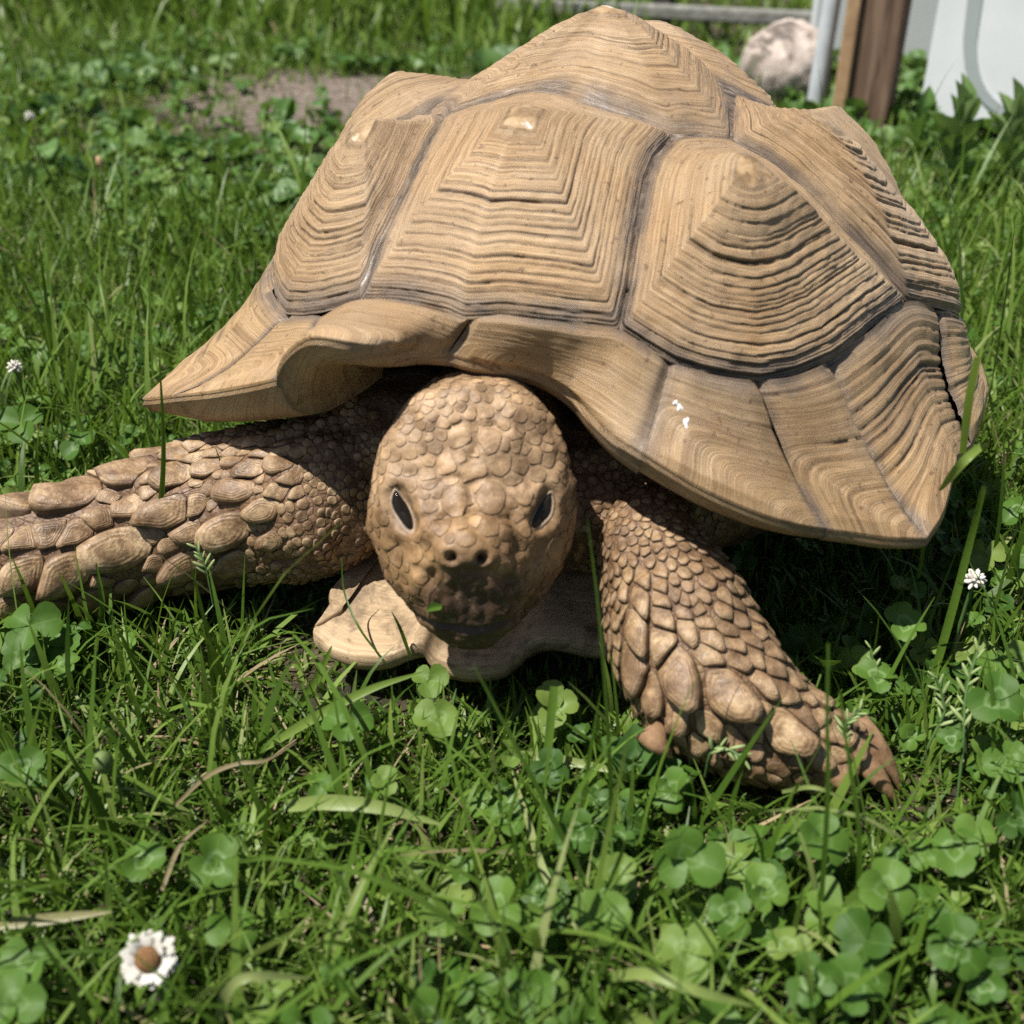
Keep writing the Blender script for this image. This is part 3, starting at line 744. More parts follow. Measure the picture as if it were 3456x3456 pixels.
for q, k_ in (((1330, 1990), .6), ((1290, 1930), .5), ((1400, 2060), .6), ((1700, 2010), .5), ((1760, 1960), .35)): tint_spot(hit(q, T1)[0], .006, (.055, .036, .024), k_)
for q, k_ in (((1300, 1800), .5), ((1310, 1890), .4), ((1410, 1930), .45), ((1385, 1700), .3), ((1540, 1770), .35), ((1640, 1700), .45), ((1500, 1690), .45), ((1860, 1900), .3), ((1765, 1700), .3)): tint_spot(hit(q, T1)[0], .006, (.50, .31, .15), k_)
for p in ((1527, 1880), (1625, 1882)):
    q_ = hit(p, T1)[0]; tint_spot(q_, .0018, (.02, .011, .007), .95)
tint_spot(warp(np.array([HX - .040, .43, .085])), .016, (.37, .215, .105), .7)
hv2 = isHead & (BPY < 1700)
tint[hv2] = tint[hv2] * .6 + np.array([.42, .285, .175]) * .4
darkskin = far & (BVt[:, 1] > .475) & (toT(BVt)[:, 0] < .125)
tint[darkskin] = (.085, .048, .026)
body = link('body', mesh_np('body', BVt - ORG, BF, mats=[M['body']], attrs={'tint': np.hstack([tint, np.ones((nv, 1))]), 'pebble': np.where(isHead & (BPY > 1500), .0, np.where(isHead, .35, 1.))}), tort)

# ---- eyes
def patch(pts, lift, inner=.0, rows=5, n=28, mats=None, name='eyelid', dome=.001):
    B_ = catmull(np.array(pts, float), n, True); c = B_.mean(0); V = []
    for k in range(rows):
        f = 1 - k / (rows - 1) * (1 - inner)
        for q in B_:
            p, nn_ = hit(c + (q - c) * f, T1)
            if p is None: p, nn_ = V[-1], np.array([0, -1, 0])
            V.append(p + nn_ * (lift + dome * (1 - f * f)))
    V = np.array(V); F_ = grid_faces(rows, n, True)
    return V, F_
me_eye = simple('eye_dark', (.014, .010, .006), .12, .35, c2=(.006, .005, .004))
me_lid = simple('eyelid_skin', (.31, .235, .165), .55, .3, c2=(.15, .092, .05), scale=130, bump=.5, bscale=500)
me_lid2 = simple('pale_eyelid_skin', (.37, .30, .235), .55, .3, c2=(.19, .125, .075), scale=110, bump=.5, bscale=500)
eyeL = [(1341, 1657), (1357, 1680), (1374, 1709), (1387, 1747), (1391, 1782), (1378, 1790), (1353, 1755), (1335, 1718), (1331, 1689)]
eyeR = [(1850, 1664), (1855, 1700), (1847, 1738), (1825, 1764), (1800, 1782), (1797, 1765), (1809, 1726), (1827, 1690)]
def eye_mesh(pts):
    """a dark eyeball, a low ellipsoid lying in the socket"""
    B_ = catmull(np.array(pts, float), 26, True); c = B_.mean(0)
    W = np.array([hit(q, T1)[0] for q in B_]); cc, nn_ = hit(c, T1); nn_ = unit(np.mean([hit(q, T1)[1] for q in B_], 0))
    rows = [W + nn_ * .0002] + [cc + (W - cc) * math.cos(a) + nn_ * (.0024 * math.sin(a)) for a in np.linspace(.25, 1.5, 6)]
    return np.concatenate(rows), grid_faces(7, 26, True), W, nn_
for pts in (eyeL, eyeR):
    ex_ = np.mean([q[0] for q in pts]); pts = [(ex_ + (q[0] - ex_) * 1.18, q[1]) for q in pts]
    V, F_, W, nn_ = eye_mesh(pts)
    link('eye', mesh_np('eye', V - ORG, F_, mats=[me_eye]), body)
    # eyelid: a soft rim all round, wider below
    cc = W.mean(0); rows = []
    for a, o_, hgt in ((0, .97, .0002), (1, 1.02, .0010), (2, 1.16, .0015), (3, 1.34, .0011), (4, 1.55, -.0008)):
        low_ = np.clip((cc[2] - W[:, 2]) / .008, -.6, 1)[:, None]
        rows.append(cc + (W - cc) * (1 + (o_ - 1) * (1 + .9 * low_)) + nn_ * hgt)
    link('eyelid', mesh_np('eyelid', np.concatenate(rows) - ORG, grid_faces(5, 26, True), mats=[me_lid if pts[0][0] > 1600 else me_lid2]), body)

# ---- scales: cells fitted round their neighbours on the skin
sites = []
def site(p, r, tip=None, h=1.0):
    P_, n_1 = hit(p, T1)
    if P_ is None: return
    t_ = np.linalg.norm(P_ - EYE) ; rm_ = r * t_ / FPX * .97
    d_ = None
    if tip is not None:
        q, _ = hit((p[0] + tip[0], p[1] + tip[1]), T1)
        d_ = unit(q - P_) if q is not None else None
    sites.append([P_, n_1, rm_, d_, h, True, h < .2])
LLs = [(640, 590, 125, 1), (350, 690, 150, 1), (90, 760, 130, 1), (-160, 830, 130, 1), (870, 610, 92, 1), (1050, 570, 72, 1), (1170, 540, 52, 1), (1270, 580, 76, 1), (1390, 550, 68, 1), (1190, 690, 100, 1), (1320, 770, 80, 1), (1140, 870, 118, 1),
       (980, 740, 66, .8), (830, 770, 112, .9), (640, 770, 80, .7), (500, 810, 74, .7), (385, 870, 70, .7), (255, 880, 78, .7), (120, 930, 68, .7), (10, 930, 58, .8), (-110, 960, 70, .8), (590, 980, 140, 1.1), (330, 1080, 115, 1.1), (110, 1110, 110, 1.1), (-110, 1130, 110, 1),
       (960, 900, 62, .8), (740, 900, 54, .7), (930, 1060, 105, 1), (1200, 1030, 92, .9), (1350, 930, 62, .8), (1390, 690, 50, .7), (1470, 610, 44, .7), (1490, 690, 34, .6), (870, 500, 48, .7), (980, 510, 45, .6), (1075, 490, 42, .6), (1160, 480, 38, .6), (905, 440, 40, .6), (990, 440, 42, .6), (1065, 420, 36, .5),
       (1120, 460, 34, .5), (1190, 435, 38, .5), (1270, 430, 40, .5), (1250, 485, 46, .6), (1340, 440, 38, .5), (1420, 440, 38, .5), (1410, 490, 46, .6), (1330, 490, 44, .6), (1490, 485, 42, .6), (760, 480, 60, .7), (680, 500, 50, .6), (560, 520, 50, .6), (760, 1190, 95, .9), (1030, 1180, 90, .9), (500, 1220, 110, .9), (270, 1260, 90, .9), (60, 1240, 80, .9), (-120, 1260, 90, .9), (480, 560, 44, .5), (380, 570, 46, .5), (230, 640, 52, .5)]
for x, y, r, h in LLs: site((x / 1.486, 1200 + y / 1.486), r / 1.486, (-60, 22), h)
RLs = [(365, 765, 88, 1), (500, 730, 68, .9), (510, 865, 92, 1), (360, 965, 105, 1.1), (590, 1010, 128, 1.2), (850, 1105, 145, 1.25), (745, 935, 66, .8), (875, 950, 62, .7), (985, 1050, 68, .7), (955, 920, 48, .6), (1050, 970, 52, .6), (1110, 1085, 62, .7), (1160, 1045, 56, .6), (1275, 1110, 80, .7), (1200, 1210, 60, .7), (860, 862, 50, .6), (750, 820, 56, .6), (710, 750, 44, .6), (620, 770, 50, .6),
       (385, 625, 68, .9), (490, 640, 54, .8), (400, 530, 54, .8), (490, 560, 48, .8), (490, 490, 42, .7), (300, 590, 46, .8), (610, 640, 34, .7), (570, 605, 30, .7), (610, 705, 42, .6), (1110, 1290, 118, 1.2), (590, 1200, 88, 1), (450, 1110, 84, 1), (705, 1250, 70, .8), (325, 1190, 74, 1), (212, 945, 66, .9), (240, 820, 42, .8), (255, 1170, 96, 1), (860, 1330, 62, .8), (1265, 1400, 76, .9), (680, 1335, 60, .7), (470, 1330, 64, .8),
       (930, 820, 42, .5), (1045, 880, 50, .6), (815, 775, 44, .5), (680, 680, 34, .5), (700, 610, 30, .5), (310, 690, 40, .8), (405, 345, 26, .8), (465, 320, 26, .8), (430, 298, 22, .8), (505, 265, 22, .8), (415, 385, 26, .8), (365, 380, 26, .8), (500, 410, 26, .8), (540, 345, 24, .8), (475, 368, 26, .8), (350, 430, 26, .8), (440, 440, 30, .8), (560, 400, 26, .8), (545, 455, 28, .7), (330, 500, 34, .8), (270, 480, 30, .8), (560, 530, 30, .7), (620, 560, 28, .6), (660, 640, 28, .5), (1380, 1200, 60, .7), (1400, 1310, 60, .7), (980, 1190, 66, .8), (160, 1080, 70, .9), (180, 880, 50, .8), (1330, 1290, 46, .6)]
for x, y, r, h in RLs: site((1900 + x / 1.486, 1600 + y / 1.486), r / 1.486, (18, 60) if x < 700 else (50, 40), h)
nleg = len(sites)
HDs = [(850, 660, 92), (1100, 690, 100), (580, 440, 50), (745, 460, 55), (635, 498, 50), (525, 500, 40), (600, 582, 38), (705, 545, 58), (800, 500, 46), (545, 560, 44), (430, 600, 48), (485, 655, 62), (600, 665, 40), (690, 640, 52), (445, 775, 62), (545, 750, 44), (640, 745, 54), (370, 690, 44), (430, 530, 40), (600, 400, 46), (700, 390, 38), (790, 370, 42), (880, 340, 38), (980, 335, 40), (1080, 345, 40), (860, 420, 44), (940, 470, 50), (1050, 460, 64), (1180, 400, 44), (1250, 445, 56), (1345, 505, 56), (1335, 590, 48), (1205, 575, 48), (1295, 645, 58), (1450, 665, 66), (1420, 570, 46), (1510, 600, 44), (1570, 680, 44), (1470, 815, 66), (1562, 845, 56), (1560, 750, 40), (1390, 755, 46), (1310, 725, 54), (1210, 720, 58), (1460, 510, 48), (340, 920, 62), (590, 980, 62), (700, 900, 62), (1330, 900, 66), (1480, 960, 60), (830, 820, 60), (1130, 860, 70)]
HDs = [t for t in HDs if t[:2] not in ((960, 900), (830, 820), (1130, 860), (700, 900))] + [(815, 1180, 125), (1115, 1180, 125), (960, 930, 95), (740, 890, 80), (1190, 880, 85), (700, 1390, 74), (900, 1470, 70), (1100, 1400, 76), (1230, 1450, 60), (980, 1350, 50), (620, 1230, 60), (600, 1050, 56), (1290, 1010, 60), (260, 1500, 90), (330, 1640, 80), (200, 1300, 80), (1700, 1350, 80), (1640, 1560, 85), (480, 1600, 70), (960, 780, 70)]
for x, y, r in HDs: site((1200 + x / 2.415, 1200 + y / 2.415), r / 2.415 * 1.06, None, .08)
nhand = len(sites)
# fill the rest of the legs and the crown with smaller scales
mid_sites = np.array([s_[0] for s_ in sites]); rad_sites = np.array([s_[2] for s_ in sites])
cl = np.vstack([catmull(np.array(legR[2:]), 60), catmull(np.array(legL[1:]), 90)]); clid = np.array([0] * 60 + [1] * 90); clu = np.concatenate([np.linspace(0, 1, 60), np.linspace(0, 1, 90)])
cand = rng.permutation(nv)[:26000]
beakz = np.hypot((BPX - 1576) / 135, (BPY - 1985) / 170) < 1
eyez = (np.hypot((BPX - 1362) / 62, (BPY - 1725) / 105) < 1) | (np.hypot((BPX - 1828) / 62, (BPY - 1722) / 105) < 1)
headc = isHead & ~beakz & ~eyez & (BPY < 2080) & (np.sum(BN * (BVt - EYE), 1) < 0)
extra_P, extra_r = [], []
allP = list(mid_sites); allr = list(rad_sites)
AP = np.zeros((6000, 3)); AR = np.zeros(6000); na = len(allP); AP[:na] = mid_sites; AR[:na] = rad_sites
for i in cand:
    P_ = BVt[i]
    if headc[i]: r_ = .0019 + .0022 * rng.uniform() ** 2 * (BPY[i] > 1450); h_ = (.065 if BPY[i] < 1560 else .04); d_ = None
    else:
        if isHead[i]: continue
        dd = np.linalg.norm(cl - P_, axis=1); k = int(np.argmin(dd))
        if dd[k] > .052: continue
        leg_ = clid[k]; u_ = clu[k]
        if leg_ == 0 and P_[1] > .435 or leg_ == 1 and P_[0] > -.10: r_ = .0019
        elif leg_ == 0: r_ = .0019 + .0022 * sstep(.0, .4, u_)
        else: r_ = .0024 + .0030 * sstep(.1, .5, u_)
        if BVt[i, 2] < .012: continue
        # scales at the back of the legs are smaller
        h_ = .55; d_ = unit(cl[min(k + 1, len(cl) - 1)] - cl[k - 1]) if 0 < k else None
    dmin = np.linalg.norm(AP[:na] - P_, axis=1)
    if np.any(dmin < (AR[:na] * .92 + r_ * .72)): continue
    if na >= 5900: break
    AP[na] = P_; AR[na] = r_; na += 1
    sites.append([P_, BN[i], r_, d_, h_, False, bool(headc[i])])
SP = np.array([s_[0] for s_ in sites]); SRd = np.array([s_[2] for s_ in sites]); SN = np.array([s_[1] for s_ in sites])
def clip(poly, nrm, c):
    out = []
    for a, b in zip(poly, poly[1:] + poly[:1]):
        da, db = a @ nrm - c, b @ nrm - c
        if da <= 0: out.append(a)
        if (da < 0) != (db < 0): t_ = da / (da - db); out.append(a + (b - a) * t_)
    return out
def scale_geo(i):
    P_, n_1, r_, d_, h_, hand, _hd = sites[i]
    a = d_ - n_1 * (d_ @ n_1) if d_ is not None else np.cross(n_1, [.3, .2, .9])
    a = unit(a); b = np.cross(n_1, a)
    lim = (1.62 if hand and not _hd else 1.36)
    el = np.array([1.32, .80]) if (d_ is not None and hand) else np.array([1., 1.])
    poly = [np.array([math.cos(q), math.sin(q)]) * r_ * lim for q in np.linspace(0, 2 * np.pi, 15)[:-1]]
    dv = SP - P_; dl = np.linalg.norm(dv, axis=1)
    for j in np.where((dl < (SRd + r_) * 1.7) & (dl > 1e-5))[0]:
        if SN[j] @ n_1 < -.1: continue
        q = np.array([dv[j] @ a, dv[j] @ b]) / el; l = np.linalg.norm(q)
        if l < 1e-6: continue
        l3 = l; c = (l3 * l3 + r_ * r_ - SRd[j] ** 2) / (2 * l3)
        poly = clip(poly, q / l, max(c, r_ * .25) * (.93 if _hd else .965))
        if len(poly) < 3: return None
    poly = np.array(poly) * el
    n = 18 if r_ > .0035 else 10
    poly = resample(poly, n * 3, True)
    for _ in range(1): poly = .25 * np.roll(poly, 1, 0) + .5 * poly + .25 * np.roll(poly, -1, 0)
    poly = resample(poly, n, True); c = poly.mean(0)
    H = r_ * .40 * h_
    V, rim, tp = [], [], []
    prof = [(1.0, -.40), (.995, .36), (.93, .74), (.62, .93), (.25, .98)]
    for f, hh in prof:
        for q in poly:
            w = c + (q - c) * f
            tn = (w[0] / max(r_, 1e-6)) if d_ is not None else 0.0
            up = H * hh * (1 + 1.25 * np.clip(tn, -.70, 1.1))
            ext = (1 + .14 * np.clip(tn, 0, 1.2) * (f > .5)) if (d_ is not None and r_ > .0035) else 1.0
            X_ = P_ + a * w[0] * ext + b * w[1]
            loc, nn_, _, _ = T1.find_nearest(Vector(X_))
            base = np.array(loc) if loc is not None else X_
            V.append(base + n_1 * up + (unit(np.array(nn_)) * .0003)); rim.append(1.0 if f > .98 else f * .45); tp.append(np.clip(tn, 0, 1))
    V = np.array(V)
    m_ = len(prof)
    F_ = grid_faces(m_, n, True)
    capc = len(V); V = np.vstack([V, V[-n:].mean(0) + n_1 * H * .02])
    Ft = np.array([[(m_ - 1) * n + k, (m_ - 1) * n + (k + 1) % n, capc] for k in range(n)])
    return V, F_, Ft, np.array(rim + [0]), np.array(tp + [tp[-1]])
def visible(i):
    d = sites[i][0] - EYE; l = np.linalg.norm(d)
    if sites[i][1] @ d > 0: return 0
    zc = d[1] * CT - d[2] * ST
    return sites[i][2] / l * (abs(d[0]) / zc < .50)
order = sorted(range(len(sites)), key=lambda i: -visible(i) * (1.5 if i < nhand else 1))
acc, acch = [], []
from mathutils.kdtree import KDTree
kd = KDTree(nv)
for i_, p_ in enumerate(BVt): kd.insert(p_, i_)
kd.balance()
def head_tint(V, rim):
    c_ = np.array([tint[kd.find(v)[1]] for v in V]); f_ = rng.uniform(.72, 1.25) * (1.06 - .5 * np.clip(rim - .45, 0, 1))
    return np.hstack([c_ * f_[:, None], np.ones((len(V), 1))])
for rank, i in enumerate(order):
    g = scale_geo(i)
    if g is None: continue
    V, F_, Ft, rim, tp = g; hd = sites[i][6]
    if hd: extra = {'tint': head_tint(V, rim), 'pebble': np.zeros(len(V))}
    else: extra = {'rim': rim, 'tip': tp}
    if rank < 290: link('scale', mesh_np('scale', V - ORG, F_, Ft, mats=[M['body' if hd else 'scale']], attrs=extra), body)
    elif hd: acch.append((V, F_, Ft, extra))
    else: acc.append((V, F_, Ft, extra))
def pool(name, lst, m_):
    off = 0; VV, FF, TT = [], [], []
    for V, F_, Ft, e in lst: VV.append(V); FF.append(F_ + off); TT.append(Ft + off); off += len(V)
    at_ = {k: np.concatenate([e[k] for _, _, _, e in lst]) for k in lst[0][3]}
    link(name, mesh_np(name, np.vstack(VV) - ORG, np.vstack(FF), np.vstack(TT), mats=[m_], attrs=at_), body, kind='stuff')
print('scales', len(sites), 'small', len(acc), len(acch), 'body verts', nv)
pool('small_scales', acc, M['scale'])
if acch: pool('small_head_scales', acch, M['body'])

# ---- claws
mclaw = simple('claw_horn', (.36, .22, .12), .38, .5, c2=(.17, .095, .05), scale=120, bump=.4, bscale=260)
def claw(pts, r0, n=12):
    P = catmull(np.array(pts), 12); V = []
    for i in range(12):
        t_ = unit(P[min(i + 1, 11)] - P[max(i - 1, 0)]); a = unit(np.cross(t_, UP)); b = np.cross(a, t_)
        r_ = r0 * (1 - (i / 11.) ** 1.6) + .0006
        for q in np.linspace(0, 2 * np.pi, n + 1)[:-1]: V.append(P[i] + r_ * (math.cos(q) * a * 1.15 + math.sin(q) * b * .8))
    V = np.array(V); c = len(V)
    return np.vstack([V, P[-1:]]), grid_faces(12, n, True), np.array([[11 * n + k, 11 * n + (k + 1) % n, c] for k in range(n)])
for pts, r0 in (([at_t((2890, 2440), .484), at_t((2955, 2515), .482), at_t((3005, 2590), .484), at_t((3046, 2680), .488)], .0056),
                ([at_t((2890, 2540), .478), at_t((2960, 2620), .478), at_t((3005, 2680), .481), at_t((3036, 2725), .486)], .0056),
                ([at_t((2780, 2560), .470), at_t((2850, 2640), .470), at_t((2900, 2700), .476)], .0062),
                ([at_t((2185, 2455), .466), at_t((2225, 2510), .465), at_t((2270, 2558), .470)], .0060)):
    V, F_, Ft = claw(pts, r0); link('claw', mesh_np('claw', V - ORG, F_, Ft, mats=[mclaw]), body)

# ---- plastron with its forked front
pm, nt_, b_ = mat('plastron_horn'); n_ = N(nt_); P_ = n_.obj(); gv_ = n_.attr('gv')
st_ = n_.noise(30, 4, .6, P_, .2, w=n_.math('MULTIPLY', gv_, 420.0))
c_ = n_.ramp(st_, [(.36, (.10, .058, .03)), (.44, (.36, .24, .125)), (.52, (.50, .365, .215)), (.75, (.60, .46, .295))])
c_ = n_.mix(n_.ramp(n_.noise(38, 6, .72, P_, .5), [(.48, 0.), (.62, .75)]), c_, rgba(.13, .085, .045))
c_ = n_.mix(n_.ramp(n_.noise(150, 4, .6, P_), [(.6, 0.), (.7, .6)]), c_, rgba(.10, .07, .04))
n_.set(b_.inputs['Base Color'], c_); b_.inputs['Roughness'].default_value = .6
n_.set(b_.inputs['Normal'], n_.bump(st_, .4, .0012))
fe = [(1240, 1835, .040), (1175, 1925, .040), (1112, 2003, .038), (1160, 2045, .037), (1110, 2080, .036), (1062, 2112, .035), (1072, 2145, .032), (1140, 2185, .030), (1220, 2205, .030), (1300, 2205, .031), (1370, 2180, .034), (1425, 2165, .036), (1452, 2200, .030), (1500, 2235, .026), (1600, 2250, .025), (1690, 2240, .026), (1745, 2205, .029), (1785, 2165, .033), (1830, 2145, .036), (1890, 2145, .036), (2000, 2165, .034), (2090, 2160, .036), (2200, 2100, .04)]
FE = catmull(np.array([at_z((x, y), z) for x, y, z in fe]), 150)
rows = []; ybk = FE * np.array([.55, 0, 0]) + np.array([.02, .60, .045])
for f in np.linspace(1, 0, 26): rows.append(FE * (1 - f) + ybk * f + UP * .004 * math.sin(math.pi * f))
inn = unit((ybk - FE) * np.array([1, 1, 0]))
lip = [FE - inn * .0010 - UP * .0015, FE - inn * .0012 - UP * .007, FE + inn * .002 - UP * .0115, FE + inn * .02 - UP * .0145, ybk - UP * .03]
Vp = np.concatenate(rows + lip); nr_ = 26 + len(lip)
gvp = np.concatenate([np.repeat(np.linalg.norm(r_ - FE, axis=1), 1) for r_ in rows] + [np.full(150, -.003 * k) for k in range(len(lip))])
Vp[:, 2] += .0009 * vnoise(Vp * 90) + .0005 * vnoise(Vp * 260)
link('plastron', mesh_np('plastron', Vp - ORG, grid_faces(nr_, 150), mats=[pm], attrs={'gv': gvp}), tort)
#PART3
# ------------------------------------------------------------------ lawn
def frame_T(x, y): q = toT(np.stack([x, y, np.zeros_like(x)], -1)); return q[..., 0], q[..., 1]
LEGPTS = np.vstack([catmull(np.array(legR), 40)[6:], catmull(np.array(legL), 60)[6:]])
def max_height(x, y):
    """room for a blade under the animal (0 = none)"""
    tx, ty = frame_T(x, y)
    m = np.full_like(x, 9.)
    inside = (tx / .232) ** 2 + (ty / .205) ** 2
    m = np.where(inside < 1, .02 + .05 * sstep(.72, 1., inside), m)
    m = np.where((np.abs(x - HX) < .115) & (y > .398) & (y < .6), np.minimum(m, .012), m)   # plastron and head
    m = np.where((np.abs(x - HX) < .052) & (y > .345) & (y <= .398), np.minimum(m, .036), m)
    for q in LEGPTS:
        d = np.hypot(x - q[0], y - q[1]); m = np.where(d < .021, np.minimum(m, .013), m)
    m = np.where(np.hypot(x - .165, y - .335) < .035, np.minimum(m, .022), m)
    return m
def blades(x, y, H, W, az, lean, curve, segs, rnd, twist, fold=False):
    n = len(x); s = np.linspace(0, 1, segs + 1)
    thm = lean[:, None] + curve[:, None] * s[None] ** 1.3
    ds = (H / segs)[:, None]
    hx = np.concatenate([np.zeros((n, 1)), np.cumsum(np.sin((thm[:, 1:] + thm[:, :-1]) / 2) * ds, 1)], 1)
    hz = np.concatenate([np.zeros((n, 1)), np.cumsum(np.cos((thm[:, 1:] + thm[:, :-1]) / 2) * ds, 1)], 1)
    z0 = gz(x, y)
    Cx = x[:, None] + np.cos(az)[:, None] * hx; Cy = y[:, None] + np.sin(az)[:, None] * hx; Cz = np.maximum(z0[:, None] + hz, z0[:, None] - .002) - .003
    ta = az[:, None] + math.pi / 2 + twist[:, None] * (s[None] * 1.0)
    wd = W[:, None] * (np.minimum(1, .55 + 1.4 * s) * (1 - s ** 2.6))[None] * .5 + .0001
    ox, oy = np.cos(ta) * wd, np.sin(ta) * wd
    L_ = np.stack([Cx - ox, Cy - oy, Cz], -1); R_ = np.stack([Cx + ox, Cy + oy, Cz], -1)
    V = np.stack([L_, R_], 2)                         # n, segs+1, 2, 3
    base = (np.arange(n) * (segs + 1) * 2)[:, None]
    k = np.arange(segs)[None] * 2
    F_ = np.stack([base + k, base + k + 1, base + k + 3, base + k + 2], -1).reshape(-1, 4)
    att = {'rnd': np.repeat(rnd, (segs + 1) * 2), 'lu': np.tile(np.repeat(s, 2), n), 'lv': np.tile([-1., 1.], n * (segs + 1))}
    return V, F_, att
def lawn(name, label_kind, n, xr, yr, Hm, Wm, segs, matk, leanm=.35, curvm=.9, check=False, straw=0., rlo=0., rhi=.95, dens=None):
    x = rng.uniform(*xr, n); y = rng.uniform(*yr, n)
    # keep what the lens and its neighbourhood can see
    keep = np.abs(x) < (.52 * y + .20)
    if dens is not None: keep &= rng.uniform(0, 1, n) < dens(x, y)
    x, y = x[keep], y[keep]; n = len(x)
    H = Hm * rng.lognormal(0, .38, n); W = Wm * rng.lognormal(0, .28, n)
    patch_ = vnoise(np.stack([x * 9, y * 9, x * 0], -1)) ; H *= 1 + .3 * patch_
    H *= 1 - .55 * sstep(.25, .5, x) * sstep(1.2, 1.5, y)
    H *= 1 - .6 * np.exp(-(((x + .27) / .42) ** 2 + ((y - 1.75) / .5) ** 2) ** 2)
    mh = max_height(x, y); H = np.minimum(H, mh * rng.uniform(.7, 1.2, n)); ok = H > .010
    x, y, H, W, patch_ = x[ok], y[ok], H[ok], W[ok], patch_[ok]; n = len(x)
    az = rng.uniform(0, 2 * np.pi, n); lean = np.abs(rng.normal(0, leanm, n)); cur = np.abs(rng.normal(0, curvm, n))
    rnd = np.clip(rng.beta(2.2, 2.4, n) * (rhi - rlo) + rlo + .12 * patch_, 0, .9)
    st = rng.uniform(0, 1, n) < straw; rnd[st] = rng.uniform(.9, 1, st.sum()); lean[st] = rng.uniform(.7, 1.5, st.sum())
    V, F_, att = blades(x, y, H, W, az, lean, cur, segs, rnd, rng.normal(0, .9, n))
    if check:
        near = (y > .30) & (y < .82)
        P = V[near].mean(2).reshape(-1, 3); m_ = segs + 1
        bad = np.zeros(len(P), bool)
        for i, p in enumerate(P):
            loc, nn_, _, d_ = T1.find_nearest(Vector(p), .03)
            if loc is not None and ((Vector(p) - loc).dot(nn_) < .002): bad[i] = True
        bad = bad.reshape(-1, m_).any(1)
        kill = np.where(near)[0][bad]; kk = np.ones(n, bool); kk[kill] = False
        V = V[kk]; n2 = kk.sum(); F_ = F_[:n2 * segs]; att = {k: v.reshape(n, -1)[kk].ravel() if k != 'x' else v for k, v in att.items()}
    POOL.setdefault((name, matk), []).append((V.reshape(-1, 3), F_, att))
POOL = {}
def flush(name, matk, label, cat):
    L_ = POOL.pop((name, matk)); off = 0; FF = []
    for V, F_, a in L_: FF.append(F_ + off); off += len(V)
    link(name, mesh_np(name, np.vstack([l[0] for l in L_]), np.vstack(FF), mats=[M[matk]], attrs={k: np.concatenate([l[2][k] for l in L_]) for k in ('rnd', 'lu', 'lv')}), kind='stuff', label=label, category=cat)
nodirt = lambda x, y: 1 - .90 * dirt(x, y)
lawn('lawn_grass', '', 48000, (-.62, .62), (.17, .72), .024, .0021, 5, 'grass', .55, 1.1, True, .10)
lawn('lawn_grass', '', 9000, (-.62, .62), (.17, .72), .046, .0024, 6, 'grass', .40, 1.0, True, .05)
lawn('lawn_grass', '', 420, (-.62, .62), (.42, .80), .085, .0023, 8, 'grass', .22, .7, True, .06)
lawn('lawn_grass', '', 42000, (-.95, .95), (.70, 1.35), .027, .0025, 4, 'grass', .55, 1.0, False, .07, rlo=.12)
lawn('lawn_grass', '', 10000, (-.95, .95), (.70, 1.35), .052, .0028, 5, 'grass', .36, .8, False, .06, rlo=.1)
lawn('lawn_grass', '', 800, (-.95, .60), (.60, 1.25), .10, .0034, 8, 'grass', .2, .6, True, .08)
lawn('lawn_grass', '', 52000, (-1.7, 1.7), (1.3, 2.5), .034, .0042, 3, 'grass', .6, 1.0, False, .08, rlo=.25, dens=nodirt)
lawn('lawn_grass', '', 5000, (-1.7, 1.7), (1.3, 2.5), .065, .0046, 4, 'grass', .3, .8, False, .07, rlo=.2, dens=nodirt)
lawn('lawn_grass', '', 60000, (-3.9, 3.9), (2.4, 6.5), .07, .009, 3, 'grass', .4, .9, False, .05, rlo=.3)
lawn('lawn_grass', '', 9000, (-2.2, .15), (2.7, 4.2), .12, .010, 4, 'grass', .25, .8, False, .03, rlo=.3)
lawn('dry_grass', '', 1900, (-.62, .62), (.17, .75), .030, .0013, 4, 'straw', 1.25, .35, True, 0.)

flush('lawn_grass', 'grass', 'sunlit green lawn grass covering the ground all round', 'grass')
flush('dry_grass', 'straw', 'dry straw blades lying scattered in the near lawn', 'dry grass')
# ---- clover
LU = np.linspace(0, 1, 6); LV = np.array([-1, -.5, 0, .5, 1.])
def leaflet_geo(shape='clover'):
    u = LU[:, None] * np.ones((1, 5)); v = np.ones((6, 1)) * LV[None]
    if shape == 'clover':
        wd = np.array([.07, .33, .50, .54, .46, .20])[:, None]; yy = u * 1.0 - (.13 * (1 - np.abs(v)) * (u > .95)) ; yy = np.where(u > .95, .95 - .085 * (1 - np.abs(v)) ** 2 * 1.2 - .06 * np.abs(v), u * .93)
    else:
        wd = np.array([.05, .20, .27, .25, .16, .015])[:, None]; yy = u
    return np.stack([v * wd, yy, np.abs(v) * .24 * np.sin(np.pi * np.clip(u, .1, 1)) - .10 * u ** 2 + .10 * u], -1).reshape(-1, 3)
LG, LGF = leaflet_geo(), grid_faces(6, 5)
LW = leaflet_geo('lance')
LUa, LVa = np.repeat(LU, 5), np.tile(LV, 6)
def rotm(az, tilt, roll=0.):
    ca, sa = math.cos(az), math.sin(az); ct, st = math.cos(tilt), math.sin(tilt); cr_, sr = math.cos(roll), math.sin(roll)
    Rz = np.array([[ca, -sa, 0], [sa, ca, 0], [0, 0, 1]]); Rx = np.array([[1, 0, 0], [0, ct, -st], [0, st, ct]]); Ry = np.array([[cr_, 0, sr], [0, 1, 0], [-sr, 0, cr_]])
    return Rz @ Rx @ Ry
